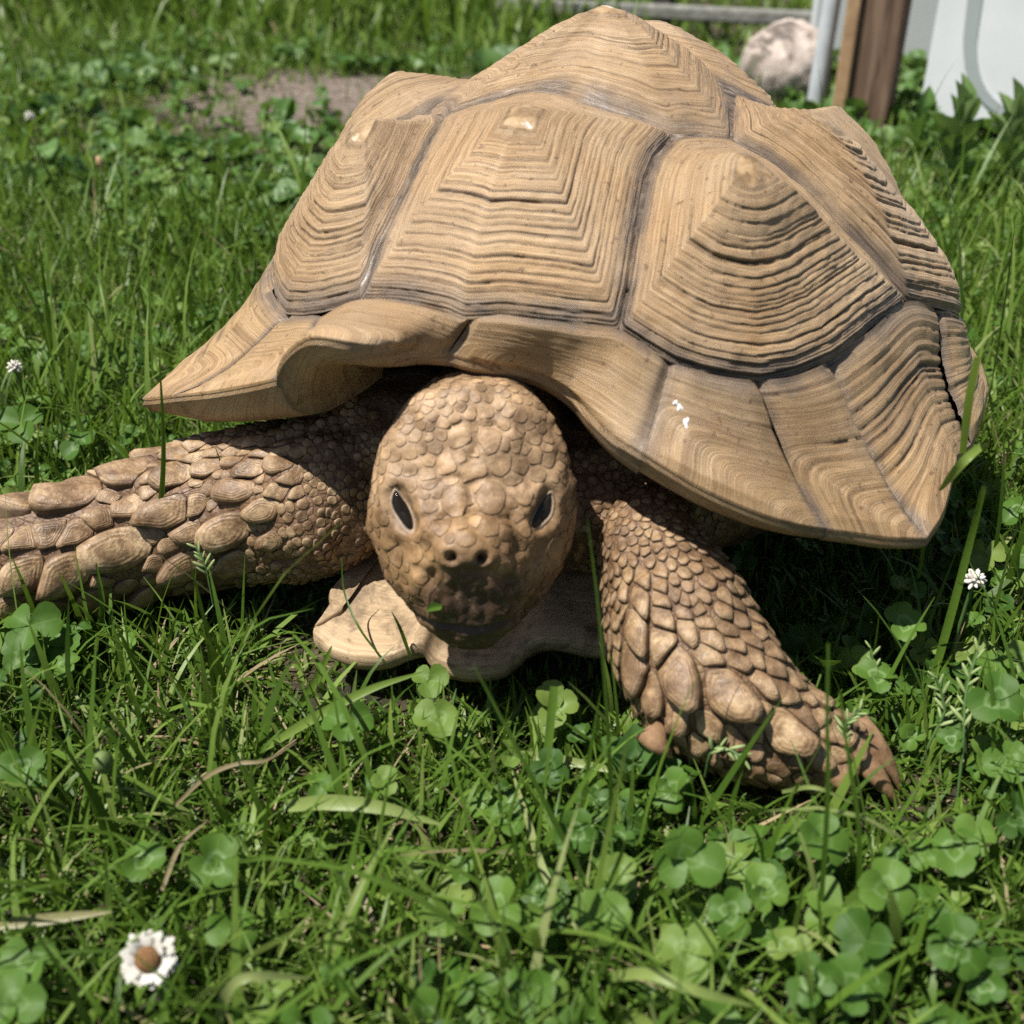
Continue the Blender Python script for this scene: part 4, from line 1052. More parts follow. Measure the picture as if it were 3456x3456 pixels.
def stem_geo(P, r, n=5):
    P = catmull(np.array(P), 7); V = []
    for i in range(7):
        t_ = unit(P[min(i + 1, 6)] - P[max(i - 1, 0)]); a = unit(np.cross(t_, [.3, .9, .1])); b = np.cross(t_, a)
        for q in np.linspace(0, 2 * np.pi, n + 1)[:-1]: V.append(P[i] + r * (math.cos(q) * a + math.sin(q) * b))
    return np.array(V), grid_faces(7, n, True)
def clover_parts(c, size, az, nrm):
    """three leaflets round the top c facing nrm"""
    zq = unit(nrm); xq = unit(np.cross([math.cos(az), math.sin(az), .13], zq)); yq = np.cross(zq, xq); B_ = np.stack([xq, yq, zq], 1)
    out = []
    for k in range(3):
        V = (LG * np.array([1.0, 1, 1]) * size) @ rotm(k * 2 * math.pi / 3 + random.gauss(0, .12), random.gauss(.14, .24), random.gauss(0, .22)).T * random.uniform(.85, 1.12)
        V = V @ B_.T + c; out.append(V)
    return out
def inside_body(p, m=.004):
    loc, nn_, _, _ = T1.find_nearest(Vector(p), .05)
    return loc is not None and (Vector(p) - loc).dot(nn_) < m
cl_mat = M['clover']
stem_mat = simple('clover_stem', (.09, .17, .045), .5, .4, c2=(.05, .10, .03))
def clover_mass(name, n, xr, yr, size, hgt, dens=None):
    VV, FF, rn, lu, lv, off = [], [], [], [], [], 0
    for i in range(n):
        x, y = random.uniform(*xr), random.uniform(*yr)
        if abs(x) > .52 * y + .18: continue
        cl_ = float(vnoise(np.array([x * 7, y * 7, 4.])))
        if random.random() > .35 + .9 * cl_ + (.25 if x > .0 and y < .5 else 0): continue
        if dens and random.random() > dens(x, y): continue
        h = hgt * random.uniform(.5, 1.35); s_ = size * random.uniform(.6, 1.25)
        mh = float(max_height(np.array([x]), np.array([y]))[0])
        if mh < h + s_ * .4: continue
        c = np.array([x, y, float(gz(x, y)) + h])
        if y < .85 and any(inside_body(c + o_) for o_ in (np.zeros(3), np.array([s_, 0, 0]), np.array([-s_, 0, 0]), np.array([0, s_, 0]))): continue
        nrm = np.array([random.gauss(-.1, .35), random.gauss(-.25, .35), 1])
        r_ = random.random()
        for V in clover_parts(c, s_, random.uniform(0, 6.28), nrm):
            VV.append(V); FF.append(LGF + off); off += 30; rn.append(np.full(30, r_)); lu.append(LUa); lv.append(LVa)
        if y < .75:
            V, F_ = stem_geo([c, c + np.array([random.gauss(0, .004), random.gauss(0, .004), -h * .5]), np.array([x + random.gauss(0, .008), y + random.gauss(0, .008), -.003])], .0007, 4)
            VV.append(V); FF.append(F_ + off); off += len(V); rn.append(np.full(len(V), .9)); lu.append(np.zeros(len(V))); lv.append(np.ones(len(V)))
    POOL.setdefault((name, 'clover'), []).append((np.vstack(VV), np.vstack(FF), {'rnd': np.concatenate(rn), 'lu': np.concatenate(lu), 'lv': np.concatenate(lv)}))
clover_mass('clover_patch', 2200, (-.55, .55), (.18, .72), .0105, .022)
clover_mass('clover_patch', 3400, (-.95, .95), (.68, 1.5), .0095, .026)
clover_mass('clover_patch', 2200, (-1.6, 1.6), (1.4, 2.5), .0125, .03, lambda x, y: 1 - 1.0 * dirt(x, y))

flush('clover_patch', 'clover', 'low clover growing thickly through the lawn', 'clover')
def clover(px, size_px, z, label, az=0., tilt=(0, -.45), group=None):
    c = at_z(px, z); s_ = .86 * size_px * (np.linalg.norm(c - EYE)) / FPX
    root = np.array([c[0] + random.gauss(0, .006), c[1] + random.gauss(.006, .006), -.002])
    t_ = empty('clover', root, label=label, category='clover')
    if group: t_['group'] = group
    V, F_ = stem_geo([root, (root + c) / 2 + np.array([random.gauss(0, .003), .002, .004]), c], .0009, 6)
    link('stem', mesh_np('stem', V - root, F_, mats=[stem_mat]), t_)
    r_ = random.uniform(.25, .95)
    for V in clover_parts(c, s_, az, np.array([tilt[0], tilt[1], 1.])):
        link('leaflet', mesh_np('leaflet', V - root, LGF, mats=[cl_mat], attrs={'rnd': np.full(30, r_), 'lu': LUa, 'lv': LVa}), t_)
    return t_
b2 = lambda x, y: (1728 + x / 1.118, 2200 + y / 1.118)
b1 = lambda x, y: (x / 1.118, 2200 + y / 1.118)
CLV = [ # pixel, leaflet length px, height, azimuth, tilt, label
    (b2(660, 775), 165, .040, 1.6, (-.1, -1.1), 'clover with one tall pointed leaflet standing up below the clawed foot'),
    (b2(335, 1010), 125, .036, .4, (0, -.5), 'large three leaflet clover beside the long pale stem at the lower middle'),
    (b2(400, 840), 100, .034, 1.0, (.1, -.6), 'clover tucked right above the large three leaflet one at the lower middle'),
    (b2(660, 1130), 130, .036, 2.6, (.1, -.5), 'round leaved clover in front of the blurred dark blade at the bottom'),
    (b2(1160, 700), 120, .038, 1.5, (.2, -.9), 'clover with a round upright leaflet between the two tall dark stems'),
    (b2(1410, 900), 125, .036, 1.2, (0, -.6), 'big pale clover just right of the two tall dark stems'),
    (b2(1130, 1230), 110, .032, 2.0, (0, -.5), 'bright clover at the foot of the two tall dark stems'),
    (b2(1290, 1270), 120, .030, .2, (.2, -.4), 'dusty pale clover with a worn leaflet at the lower right edge'),
    (b2(1680, 1120), 130, .036, 1.4, (-.2, -.8), 'clover with two upright leaflets low in the right corner'),
    (b2(240, 680), 110, .034, 1.5, (0, -1.0), 'crinkled yellow green clover leaf left of the tall pointed one'),
    (b2(820, 980), 105, .032, .7, (0, -.5), 'dull grey green clover in the shade at the lower centre right'),
    (b2(960, 900), 100, .032, 1.8, (0, -.5), 'clover between the grey green one and the two tall stems'),
    (b2(1050, 690), 80, .026, .9, (0, -.4), 'small clover under the claws of the right foot'),
    (b2(1830, 180), 120, .050, 1.3, (-.2, -.6), 'large clover standing by the white clover blossom at the right edge'),
    (b2(1740, 690), 90, .032, 2.4, (0, -.5), 'dark clover low at the right edge under the seed sprigs'),
    (b1(1310, 270), 105, .034, .5, (0, -.6), 'bright clover under the long arching blade left of the chin'),
    (b1(1450, 500), 75, .028, 1.2, (0, -.4), 'small clover with a white fluff on it near the broad pale blade'),
    (b1(1210, 500), 70, .028, 2.0, (0, -.4), 'small clover just left of the fluffy one'),
    (b1(1620, 110), 90, .020, .4, (0, -.5), 'clover lit at the edge of the shade under the chin'),
    (b1(85, 440), 90, .036, 1.0, (.1, -.6), 'clover near the left edge under the left foreleg'),
    (b1(540, 790), 95, .030, .1, (0, -.5), 'clover above the daisy in the left foreground'),
    (b1(810, 810), 120, .032, 1.6, (.1, -.8), 'upright dark clover between two dry stalks'),
    (b1(1880, 970), 125, .032, 1.5, (0, -.7), 'clover with a tall oval leaflet at the bottom centre'),
    (b1(1680, 1010), 105, .030, 2.7, (0, -.5), 'darker clover just left of the one at the bottom centre'),
    (b1(120, 1170), 110, .032, .8, (0, -.5), 'clover at the left edge level with the daisy'),
    (b1(60, 1330), 115, .030, 2.1, (0, -.5), 'clover in the bottom left corner'),
    (b1(880, 1040), 105, .026, 1.1, (0, -.4), 'ragged lobed clover at the bottom right of the daisy'),
    (b1(110, -100), 120, .036, .6, (0, -.5), 'clover in front of the left foreleg with rounded leaflets'),
    ((3055, 2110), 90, .045, 2.2, (0, -.5), 'shaded clover behind the right foreleg under the shell rim'),
    ((2960, 2285), 85, .035, .3, (0, -.4), 'shaded clover just behind the clawed foot'),
    ((70, 1430), 95, .040, .9, (0, -.5), 'clover at the left edge under the shell tip'),
    ((270, 1500), 80, .034, 1.9, (0, -.5), 'clover touching the top of the left foreleg'),
]
for px, s_, z, az, tl, lab in CLV: clover(px, s_, z, lab, az, tl)

# ---- single grass blades that stand out
def yplane(p, y): d = ray(p); return EYE + d * (y / d[1])
def hero(pts, wpx, label, rnd=.6, z=None, dy=0., mk='grass', tipw=.15, name='grass_blade', cat='grass blade', flat=.35):
    if z is not None: P = [at_z(p, zz) for p, zz in zip(pts, z)]
    else:
        y0 = at_z(pts[0], -.002)[1]; P = [yplane(p, y0 + dy * i / (len(pts) - 1)) for i, p in enumerate(pts)]
    P = catmull(np.array(P), 22); n = 22; V, s = [], np.linspace(0, 1, n)
    for i in range(n):
        t_ = unit(P[min(i + 1, n - 1)] - P[max(i - 1, 0)]); vd = unit(P[i] - EYE)
        a = unit(np.cross(t_, vd)); b = np.cross(a, t_)
        w = .5 * wpx * np.linalg.norm(P[i] - EYE) / FPX * (.75 + .25 * min(1, 3 * s[i])) * (1 - (1 - tipw) * s[i] ** 3)
        V += [P[i] - a * w - b * w * flat, P[i], P[i] + a * w - b * w * flat]
    V = np.array(V); o_ = V[0].copy()
    # both faces of the blade have thickness
    V2 = V + np.repeat(np.array([unit(np.cross(unit(P[min(i + 1, n - 1)] - P[max(i - 1, 0)]), unit(np.cross(unit(P[min(i + 1, n - 1)] - P[max(i - 1, 0)]), unit(P[i] - EYE))))) for i in range(n)]), 3, 0) * .0003
    me = mesh_np(name, np.vstack([V]) - o_, grid_faces(n, 3), mats=[M[mk]], attrs={'rnd': np.full(len(V), rnd), 'lu': np.repeat(s, 3), 'lv': np.tile([-1, 0, 1.], n)})
    o = link(name, me, label=label, category=cat); o.location = o_
    return o
hero([(894, 2522), (1073, 2415), (1252, 2325), (1431, 2267)], 34, 'long bright blade arching up from the grass to the chin', .72, z=[.012, .026, .036, .04])
hero([(975, 2719), (1118, 2708), (1297, 2728), (1490, 2783)], 52, 'broad pale blade lying flat in the middle foreground', .84, z=[.03, .036, .036, .03])
hero([(590, 2719), (698, 2620), (805, 2576), (894, 2567), (1002, 2504)], 15, 'thin brown dry stalk arching over the grass left of centre', .96, z=[.02, .034, .04, .04, .036])
hero([(546, 3005), (608, 2853), (698, 2772)], 15, 'short straw coloured stalk above the daisy', .97, z=[.026, .032, .036])
hero([(1109, 3264), (1199, 3023), (1333, 2781)], 24, 'straight pale blade slanting up at the bottom centre', .86, z=[.020, .038, .046])
hero([(733, 3475), (769, 3345), (850, 3296), (1046, 3300)], 36, 'pale folded blade bent over at the bottom edge', .88, z=[.015, .036, .042, .03])
hero([(-20, 3123), (224, 3094), (376, 3077)], 36, 'dry flat blade lying across the left edge', .93, z=[.028, .03, .03])
hero([(2068, 3295), (2193, 3288), (2354, 3345), (2540, 3395)], 40, 'blurred pale blade bowed along the bottom right', .83, z=[.04, .05, .05, .04])
hero([(1925, 3398), (1862, 3005), (1830, 2690), (1846, 2558), (1870, 2316)], 30, 'stout cut stem with a pinkish end standing before the chin', .5, z=[.0, .012, .018, .028, .058], tipw=.95)
hero([(1978, 3175), (1844, 2960), (1782, 2772), (1728, 2602)], 27, 'long pale limp blade slanting beside the cut stem', .89, z=[.016, .026, .028, .026])
hero([(2757, 3229), (2792, 2737), (2792, 2424), (2795, 2170)], 17, 'tall dark stem in front of the clawed foot, the left of two', .12, dy=.02, tipw=.5)
hero([(2891, 3229), (2900, 2826), (2864, 2558), (2833, 2334)], 17, 'tall dark stem in front of the clawed foot, the right of two', .15, dy=.02, tipw=.4)
hero([(498, 2108), (532, 1806), (552, 1536), (538, 1200)], 20, 'tall blade rising straight in front of the left foreleg', .55, dy=-.005, tipw=.1)
hero([(942, 2050), (841, 1806), (774, 1644), (727, 1510)], 18, 'dark slanting blade crossing the scales of the left foreleg', .22, dy=-.01, tipw=.1)
hero([(1300, 2235), (1214, 2121), (1162, 1998), (1152, 1881)], 8, 'thin dark curved stalk crossing the pale gular horn', .05, z=[.03, .045, .055, .07], tipw=.4)
hero([(1385, 2215), (1350, 2120), (1322, 2065)], 13, 'short dark blade poking up in front of the gular horn', .1, z=[.03, .046, .058])
hero([(3249, 1530), (3271, 1348), (3300, 1203)], 25, 'broad cut blade leaning on the right side of the shell', .7, z=[.125, .165, .20], tipw=.9)
hero([(3318, 1500), (3250, 1560), (3172, 1655)], 30, 'broad blade bent down over the right shell rim', .74, z=[.15, .145, .125], tipw=.25)
hero([(3119, 2391), (3206, 2087), (3271, 1840), (3322, 1640)], 26, 'thick jointed stem slanting up right of the shell rim', .45, z=[.0, .05, .09, .125], tipw=.6)
hero([(3100, 1950), (3140, 1725), (3170, 1600)], 13, 'thin green stem rising past the corner of the shell rim', .5, z=[.03, .075, .1], tipw=.5)
hero([(1728, 2544), (1907, 2567), (2121, 2611)], 34, 'wide greyish blade lying in the shade under the chin', .86, z=[.014, .018, .02], tipw=.3)
hero([(2640, 2672), (2750, 2658), (2880, 2712)], 15, 'thin pale blade arched over the clover by the foot', .85, z=[.03, .044, .036])
hero([(1120, 2180), (1070, 2290), (1000, 2400)][::-1], 30, 'green blade slanting up to the gular horn', .62, z=[.01, .028, .045])
hero([(320, 2200), (345, 2050), (325, 1900)], 22, 'green blade standing at the edge of the left foreleg', .6, z=[.0, .03, .055])

# ---- flowers, buds and seed sprigs
white = simple('petal_white', (.72, .69, .62), .7, .2, c2=(.52, .49, .42), scale=300)
brown = simple('flower_centre', (.24, .13, .055), .8, .2, c2=(.12, .06, .025), scale=700, bump=.8, bscale=900)
budg = simple('bud_green', (.16, .22, .07), .6, .3, c2=(.07, .12, .03), scale=300, bump=.5, bscale=500)
seedm = simple('seed_husk', (.27, .33, .14), .6, .3, c2=(.15, .22, .07), scale=300)
pink = simple('bud_pink', (.55, .36, .22), .6, .3, c2=(.40, .25, .12), scale=300)
def ell(c, ax, r, n=10, m=7):
    z = unit(ax); x = unit(np.cross(z, [.31, .77, .2])); y = np.cross(z, x)
    V = []
    for i in range(m):
        a = math.pi * (i + .001) / (m - 1 + .002)
        for q in np.linspace(0, 2 * np.pi, n + 1)[:-1]: V.append(c + r[0] * math.sin(a) * (math.cos(q) * x + math.sin(q) * y) + z * -math.cos(a) * r[1])
    return np.array(V), grid_faces(m, n, True)
def join(parts):
    off = 0; VV, FF = [], []
    for V, F_ in parts: VV.append(V); FF.append(F_ + off); off += len(V)
    return np.vstack(VV), np.vstack(FF)
c = at_z((500, 3235), .042); root = np.array([c[0] + .006, c[1] + .004, 0.])
d_ = empty('daisy', root, label='white daisy with a brown centre in the lower left grass', category='daisy')
V, F_ = stem_geo([root, (root + c) / 2 + np.array([.002, 0, 0]), c], .0011, 6); link('stem', mesh_np('stem', V - root, F_, mats=[stem_mat]), d_)
ax = unit(np.array([.12, -.75, .62]))
V, F_ = ell(c + ax * .0012, ax, (.0044, .0024), 16, 9); link('centre', mesh_np('centre', V - root, F_, mats=[brown]), d_)
xq = unit(np.cross(ax, UP)); yq = np.cross(ax, xq)
for ring_, (r0, ln, tl, cnt) in enumerate(((.0028, .0064, .55, 30), (.0026, .0070, .10, 28))):
    for k in range(cnt):
        a = 2 * math.pi * (k + .5 * ring_ + random.uniform(-.2, .2)) / cnt; rd = math.cos(a) * xq + math.sin(a) * yq; sd = np.cross(ax, rd); l = ln * random.uniform(.8, 1.1); t2 = tl + random.gauss(0, .18); V = []
        for f, w in ((0, .35), (.45, 1), (.85, .9), (1, .35)):
            p = c + rd * (r0 + l * f * math.cos(t2)) + ax * (l * f * math.sin(t2) * (1 - .3 * f))
            V += [p - sd * .0012 * w, p + ax * .0001, p + sd * .0012 * w]
        link('petal', mesh_np('petal', np.array(V) - root, grid_faces(4, 3), mats=[white]), d_)
def clover_flower(px, z, r, label, y=None):
    c = at_z(px, z); root = np.array([c[0], c[1] + .005, 0.]); o = empty('clover_blossom', root, label=label, category='clover blossom')
    V, F_ = stem_geo([root, (root + c) / 2, c], .0009, 5); link('stem', mesh_np('stem', V - root, F_, mats=[stem_mat]), o)
    for k in range(22):
        a = k * 2.4; e = math.acos(1 - 1.5 * (k + .5) / 22); d = np.array([math.sin(e) * math.cos(a), math.sin(e) * math.sin(a), math.cos(e)])
        V, F_ = ell(c + d * r * .55, d, (r * .19, r * .5), 6, 5); link('floret', mesh_np('floret', V - root, F_, mats=[white]), o)
clover_flower((3287, 1958), .062, .0058, 'small white clover blossom right of the shell rim')
clover_flower((99, 395), .055, .0075, 'tiny pale clover blossom in the grass at the far left')
clover_flower((50, 1240), .055, .0055, 'pale clover blossom at the left edge beside the shell tip')
def bud(px, z, r, label, m, ax=(0, -.2, 1)):
    c = at_z(px, z); root = np.array([c[0] + .004, c[1] + .006, 0.]); o = empty('flower_bud', root, label=label, category='flower bud')
    V, F_ = stem_geo([root, (root + c) / 2 + np.array([.003, 0, 0]), c], .0010, 5); link('stem', mesh_np('stem', V - root, F_, mats=[stem_mat]), o)
    V, F_ = ell(c + np.array(ax) * r[1] * .6, ax, r, 12, 9); link('bud_head', mesh_np('bud_head', V - root, F_, mats=[m]), o)
bud((356, 2590), .036, (.0042, .0058), 'fat green flower bud in the left foreground', budg)
bud((342, 560), .06, (.0035, .0068), 'orange pink closed bud on a stalk in the left lawn', pink, (-.25, 0, 1))
def sprig(pts, z, label, k=9, sz=.0042, y=None):
    P = np.array([at_z(p, zz) for p, zz in zip(pts, z)]); root = P[0].copy(); Q = catmull(P, 40)
    o = empty('seed_sprig', root, label=label, category='grass seed head')
    V, F_ = stem_geo(P, .0007, 5); link('stem', mesh_np('stem', V - root, F_, mats=[stem_mat]), o)
    for i in range(k):
        f = .52 + .48 * i / max(1, k - 1); p = Q[min(39, int(f * 39))]; t_ = unit(Q[min(39, int(f * 39) + 1)] - Q[max(0, int(f * 39) - 2)])
        sd = unit(np.cross(t_, p - EYE)) * (1 if i % 2 else -1); d = unit(t_ + sd * random.uniform(.5, 1.) + np.array([0, random.uniform(-.2, .2), 0])); l = .72 * sz * random.uniform(.7, 1.2) * (1.25 - .5 * (f - .5))
        V, F_ = ell(p + d * l * .95, d, (l * .24, l), 6, 6); link('spikelet', mesh_np('spikelet', V - root, F_, mats=[seedm]), o)
sprig([(985, 1790), (1010, 1720), (1050, 1640), (1115, 1562)], [.055, .065, .078, .092], 'pale green seed sprig in front of the shoulder of the left foreleg', 12, .0036)
sprig([(720, 2040), (705, 1960), (690, 1900), (665, 1850)], [.03, .045, .055, .062], 'dull seed head against the lower scales of the left foreleg', 10, .004)
sprig([(2340, 2640), (2325, 2560), (2330, 2490), (2330, 2420)], [.01, .026, .036, .046], 'thin seed sprig standing below the middle of the clawed foreleg', 7, .0034)
sprig([(2380, 2620), (2400, 2540), (2440, 2520), (2510, 2560)], [.02, .038, .042, .04], 'drooping pinkish seed sprig just right of the leafy plant', 9, .0042)
sprig([(2840, 2640), (2850, 2540), (2850, 2450), (2900, 2400)], [.015, .032, .042, .05], 'fluffy pale seed sprig against the claws of the right foot', 12, .0042)
sprig([(3100, 2600), (3150, 2480), (3190, 2400), (3160, 2290)], [.0, .02, .03, .045], 'seed sprig right of the clawed foot near the shade', 10, .0045)
sprig([(3230, 2700), (3250, 2520), (3260, 2330), (3300, 2200)], [.0, .025, .045, .06], 'taller seed sprig with many husks at the right edge', 12, .0045)
sprig([(3040, 2480), (2975, 2330), (2950, 2260), (2940, 2190)], [.01, .026, .036, .045], 'small seed sprig in the shade behind the foot', 8, .004)
sprig([(300, 900), (330, 780), (345, 690), (350, 600)], [.0, .04, .07, .10], 'pale feathery seed head standing in the left lawn', 12, .005)
sprig([(930, 1000), (960, 880), (985, 790), (1010, 700)], [.0, .04, .07, .10], 'seed head beside the left flank of the shell', 12, .005)
# leafy plants
def leafy(px, z, n, ln, label, spread=.9, matk='weed', hgt=.03, aspect=1.0, r0=.5):
    c = at_z(px, z); root = np.array([c[0], c[1], 0.]); o = empty('leafy_plant', root, label=label, category='plant')
    V, F_ = stem_geo([root, root + UP * hgt * .5, c], .0012, 5); link('stem', mesh_np('stem', V - root, F_, mats=[stem_mat]), o)
    for k in range(n):
        f = (k + .5) / n; az = k * 2.4 + random.uniform(-.3, .3); tl = spread * (1.25 - .95 * f) + random.gauss(0, .12)
        V = (LW * np.array([1.25 * aspect, 1, 1]) * ln * random.uniform(.75, 1.15)) @ rotm(az, math.pi / 2 - tl, random.gauss(0, .3)).T + root * (1 - f * .0) * np.array([1, 1, 0]) + UP * (c[2] * (.25 + .75 * f))
        link('leaf', mesh_np('leaf', V - root, LGF, mats=[M[matk]], attrs={'rnd': np.full(30, r0 + random.uniform(-.25, .25)), 'lu': LUa, 'lv': LVa}), o)
leafy((2150, 2600), .022, 9, .024, 'leafy plant with pointed oval leaves below the right foreleg', .8, 'weed', .02, 1.35, .3)
leafy((3240, 420), .10, 22, .055, 'slender leaved herb before the white cabinet nearest the post', .85, r0=.85, aspect=.5)
leafy((3420, 420), .09, 20, .050, 'pale narrow leaved herb at the far right before the white cabinet', .85, r0=.9, aspect=.5)
leafy((3110, 430), .06, 14, .045, 'low herb growing at the right foot of the wooden post', 1.1, r0=.5, aspect=.7)
leafy((1640, 260), .05, 9, .05, 'broad leaved weed behind the left flank of the shell', 1.1, r0=.5, aspect=1.6)
leafy((1420, 420), .04, 9, .045, 'weed beside the rear left shoulder of the shell', 1.1, r0=.4, aspect=1.5)
leafy((2420, 330), .05, 9, .04, 'pale leaved weed between the fence rail and the shell', .7, r0=.8, aspect=1.5)
# broad leaved ground cover at the far edge of the lawn
VV, FF, rn, off = [], [], [], 0
for i in range(900):
    x, y = random.uniform(-1.5, 1.2), random.uniform(1.25, 2.35)
    if abs(x) > .52 * y + .2 or random.random() < dirt(np.array(x), np.array(y)) * 1.1: continue
    for k in range(random.randint(3, 6)):
        V = (LW * np.array([1.7, 1, 1]) * random.uniform(.018, .042)) @ rotm(random.uniform(0, 6.28), random.uniform(.1, 1.0), random.gauss(0, .4)).T + np.array([x, y, float(gz(x, y)) + random.uniform(.0, .02)])
        VV.append(V); FF.append(LGF + off); off += 30; rn.append(np.full(30, random.random()))
nl_ = len(VV)
link('broad_leaf_weeds', mesh_np('broad_leaf_weeds', np.vstack(VV), np.vstack(FF), mats=[M['weed']], attrs={'rnd': np.concatenate(rn), 'lu': np.tile(LUa, nl_), 'lv': np.tile(LVa, nl_)}), kind='stuff', label='broad leaved weeds along the back of the lawn', category='weeds')

# ------------------------------------------------------------------ things behind
def box_geo(x0, x1, y0, y1, z0, z1, bev=.003, segs=2):
    bm = bmesh.new(); bmesh.ops.create_cube(bm, size=1.0, matrix=Matrix.Translation(((x0 + x1) / 2, (y0 + y1) / 2, (z0 + z1) / 2)) @ Matrix.Diagonal((x1 - x0, y1 - y0, z1 - z0, 1)))
    if bev: bmesh.ops.bevel(bm, geom=bm.edges[:], offset=bev, segments=segs, affect='EDGES', profile=.5)
    return bm
def put(name, bm, m, parent=None, loc=None, rz=0., smooth=False, **kw):
    me = bpy.data.meshes.new(name); bm.to_mesh(me); bm.free(); me.materials.append(m)
    for p in me.polygons: p.use_smooth = smooth
    o = link(name, me, parent, **kw)
    if loc is not None: o.location = loc
    o.rotation_euler[2] = rz
    return o
# boulder
bm = bmesh.new(); bmesh.ops.create_icosphere(bm, subdivisions=5, radius=1)
for v in bm.verts:
    p = np.array(v.co); k = 1 + .10 * float(vnoise(p * 1.6 + 3)) + .05 * float(vnoise(p * 3.7)) + .015 * float(vnoise(p * 11))
    v.co = Vector(p * k * np.array([.072, .062, .074]))
ms, nt_, b_ = mat('granite'); n_ = N(nt_); P_ = n_.obj()
c_ = n_.ramp(n_.noise(17, 6, .66, P_, .9), [(.40, (.13, .105, .09)), (.47, (.36, .295, .25)), (.56, (.50, .425, .365)), (.7, (.60, .53, .47))])
n_.set(b_.inputs['Base Color'], c_); b_.inputs['Roughness'].default_value = .85; n_.set(b_.inputs['Normal'], n_.bump(n_.noise(120, 5, .7, P_), .6, .004))
pb = at_z((2650, 372), 0.)
put('boulder', bm, ms, smooth=True, loc=(pb[0], pb[1] + .03, .058), label='rounded pinkish granite boulder behind the shell left of the pipe', category='boulder')
# galvanised pipe
mz, nt_, b_ = mat('galvanised_steel'); n_ = N(nt_); P_ = n_.obj()
n_.set(b_.inputs['Base Color'], n_.ramp(n_.noise(24, 5, .6, P_), [(.35, (.42, .45, .47)), (.65, (.54, .57, .59))])); b_.inputs['Metallic'].default_value = .0; b_.inputs['Roughness'].default_value = .5
bm = bmesh.new(); bmesh.ops.create_cone(bm, cap_ends=False, segments=32, radius1=.0135, radius2=.0135, depth=.9, matrix=Matrix.Translation((0, 0, .45)))
pp = at_z((2768, 395), 0.)
o = put('pipe', bm, mz, smooth=True, loc=(pp[0] - .012, pp[1], -.02), label='upright grey metal pipe just left of the wooden post', category='pipe'); o.rotation_euler[1] = .03
# timber post: outer faces, end grain and a pale strip painted as the sunlit side
mw, nt_, b_ = mat('weathered_timber'); n_ = N(nt_); P_ = n_.obj()
mp = n_.node('ShaderNodeMapping', {'Vector': P_, 'Scale': (1, 1, .06)}).outputs[0]
g_ = n_.noise(70, 6, .65, mp, .6)
c_ = n_.ramp(g_, [(.36, (.055, .030, .017)), (.5, (.135, .080, .048)), (.62, (.21, .135, .088))])
n_.set(b_.inputs['Base Color'], c_); b_.inputs['Roughness'].default_value = .8; n_.set(b_.inputs['Normal'], n_.bump(g_, .5, .003))
po = at_z((2905, 440), 0.)
pt = empty('wooden_post', (po[0] + .014, po[1] + .05, 0), label='square brown timber post standing beside the grey pipe', category='post'); 
put('shaft', box_geo(-.041, .041, -.041, .041, -.05, .9, .004), mw, pt)
bm = box_geo(-.010, .010, -.005, .005, -.02, .9, .003); put('sunlit_strip', bm, simple('sunlit_timber', (.42, .27, .15), .75, .3, c2=(.28, .17, .09), scale=50), pt, loc=(-.030, -.0462, 0))
pt.rotation_euler[2] = math.radians(-24)
# white cabinet: body, front panel with a bowed grey band, near-black block painted as the shaded gap below
mwh = simple('white_enamel', (.66, .68, .69), .35, .5, c2=(.58, .60, .61), scale=8)
mgr = simple('grey_band', (.34, .375, .37), .4, .4, c2=(.30, .335, .33), scale=8)
mdk = simple('gap_shade', (.03, .03, .028), .8, .3)
q0 = at_z((3088, 418), .015); q1 = at_z((3416, 470), .015)
ang = math.atan2(q1[1] - q0[1], q1[0] - q0[0])
cab = empty('white_cabinet', (q0[0], q0[1], 0), label='large white enamelled cabinet with a curved grey band at the far right', category='cabinet'); cab.rotation_euler[2] = ang
put('cabinet_body', box_geo(0, .95, 0, .50, .025, 1.0, .006), mwh, cab)
put('shaded_gap', box_geo(.012, .93, .015, .48, -.02, .026, 0), mdk, cab)
bm = bmesh.new()
cp = catmull(np.array([[.050, .45], [.052, .24], [.055, .176], [.062, .12], [.085, .076], [.125, .05], [.18, .040], [.30, .036]]), 40)
vs = []
for i, p in enumerate(cp):
    t_ = unit(cp[min(i + 1, 39)] - cp[max(i - 1, 0)]); nn_ = np.array([-t_[1], t_[0]]); w = .0045 + .006 * math.sin(math.pi * min(1, i / 30))
    vs.append([bm.verts.new((p[0] + s_ * nn_[0] * w, -.0025 + dd, p[1] + s_ * nn_[1] * w)) for s_, dd in ((-1, .003), (-1, 0), (1, 0), (1, .003))])
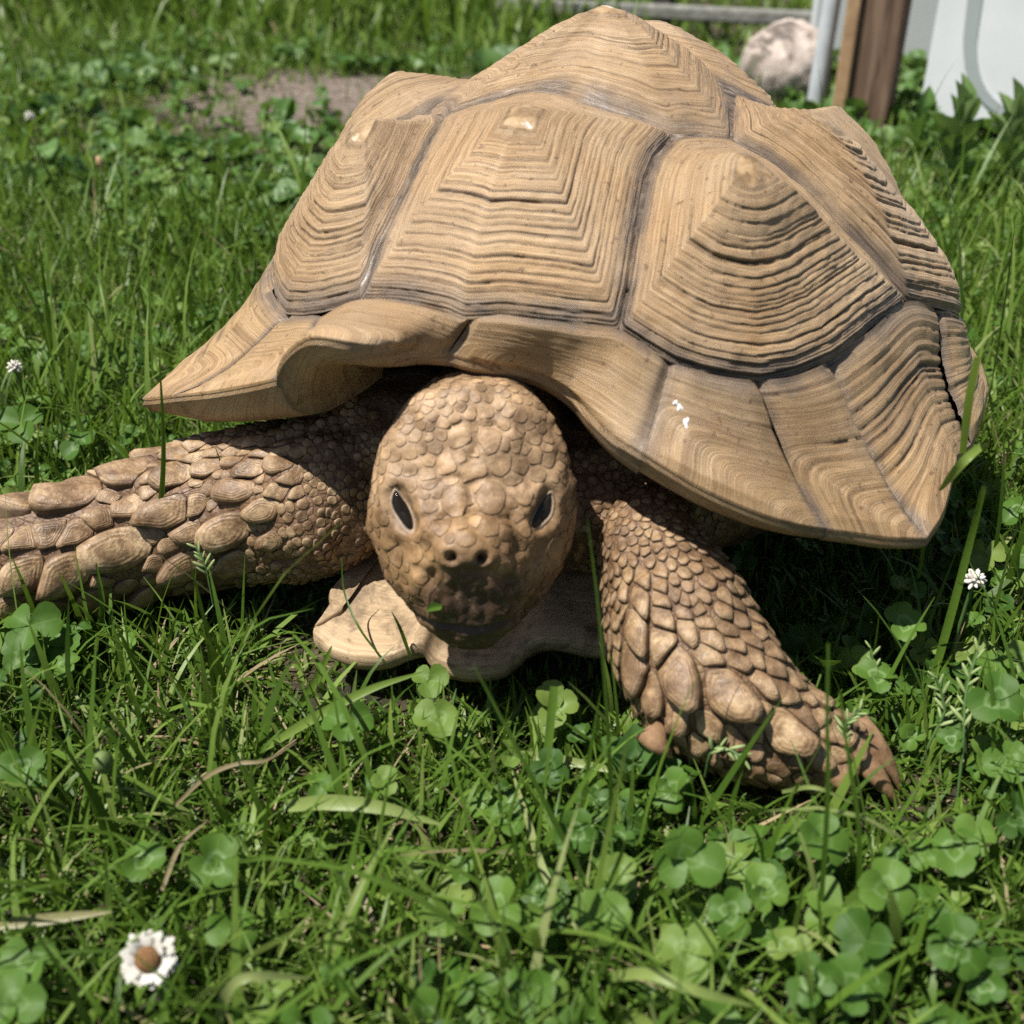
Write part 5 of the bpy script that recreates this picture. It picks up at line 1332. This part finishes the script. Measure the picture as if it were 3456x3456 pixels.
for i in range(39):
    for k in range(3): bm.faces.new((vs[i][k], vs[i][k + 1], vs[i + 1][k + 1], vs[i + 1][k]))
bmesh.ops.recalc_face_normals(bm, faces=bm.faces[:])
put('grey_band', bm, mgr, cab, smooth=False)
# white board farther back, left of the pipe
q2 = at_z((2700, 175), .02)
put('white_board', box_geo(0, .26, 0, .03, 0, .9, .004), simple('white_board', (.66, .68, .68), .45, .4, c2=(.60, .625, .63), scale=6), loc=(q2[0] + .02, q2[1], 0), label='white upright board behind the boulder', category='board')
# low rail fence
mr = simple('grey_timber', (.27, .265, .24), .85, .2, c2=(.13, .13, .115), scale=40, bump=.5, bscale=60, bdist=.004)
mrd = simple('dark_timber', (.055, .052, .043), .85, .2, c2=(.03, .03, .025), scale=40)
f0, f1 = at_z((2030, 75), .02), at_z((2730, 112), .02)
fr = empty('low_fence', ((f0[0] + f1[0]) / 2, (f0[1] + f1[1]) / 2, 0), label='low grey timber rail fence in the grass behind the shell', category='fence')
fr.rotation_euler[2] = math.atan2(f1[1] - f0[1], f1[0] - f0[0])
hl = np.linalg.norm(f1 - f0) / 2 + .25
put('rail', box_geo(-hl, hl, -.035, .005, .035, .065, .006), mr, fr)
put('rail', box_geo(-hl, hl, -.012, .012, .145, .20, .004), mrd, fr)
for dx in (-.36, -.10, .55): put('fence_post', box_geo(dx - .022, dx + .022, .006, .05, -.05, .30, .004), mrd, fr)
# scraps on the animal
scr = at_t((1490, 2040), .4)
h_, hn = hit((1490, 2042), T1)
V = (LW * .010) @ rotm(.7, -.3, .4).T + h_ + hn * .0012; V2 = (LW * .008) @ rotm(2.3, .2, -.5).T + h_ + hn * .0014
link('leaf_scrap', mesh_np('leaf_scrap', np.vstack([V, V2]) - h_, np.vstack([LGF, LGF + 30]), mats=[M['clover']], attrs={'rnd': np.full(60, .7), 'lu': np.tile(LUa, 2), 'lv': np.tile(LVa, 2)}), label='tiny green leaf scrap stuck to the corner of the mouth', category='leaf').location = h_

print('tris', sum(len(o.data.loops) - 2 * len(o.data.polygons) for o in SC.objects if o.type == 'MESH'))
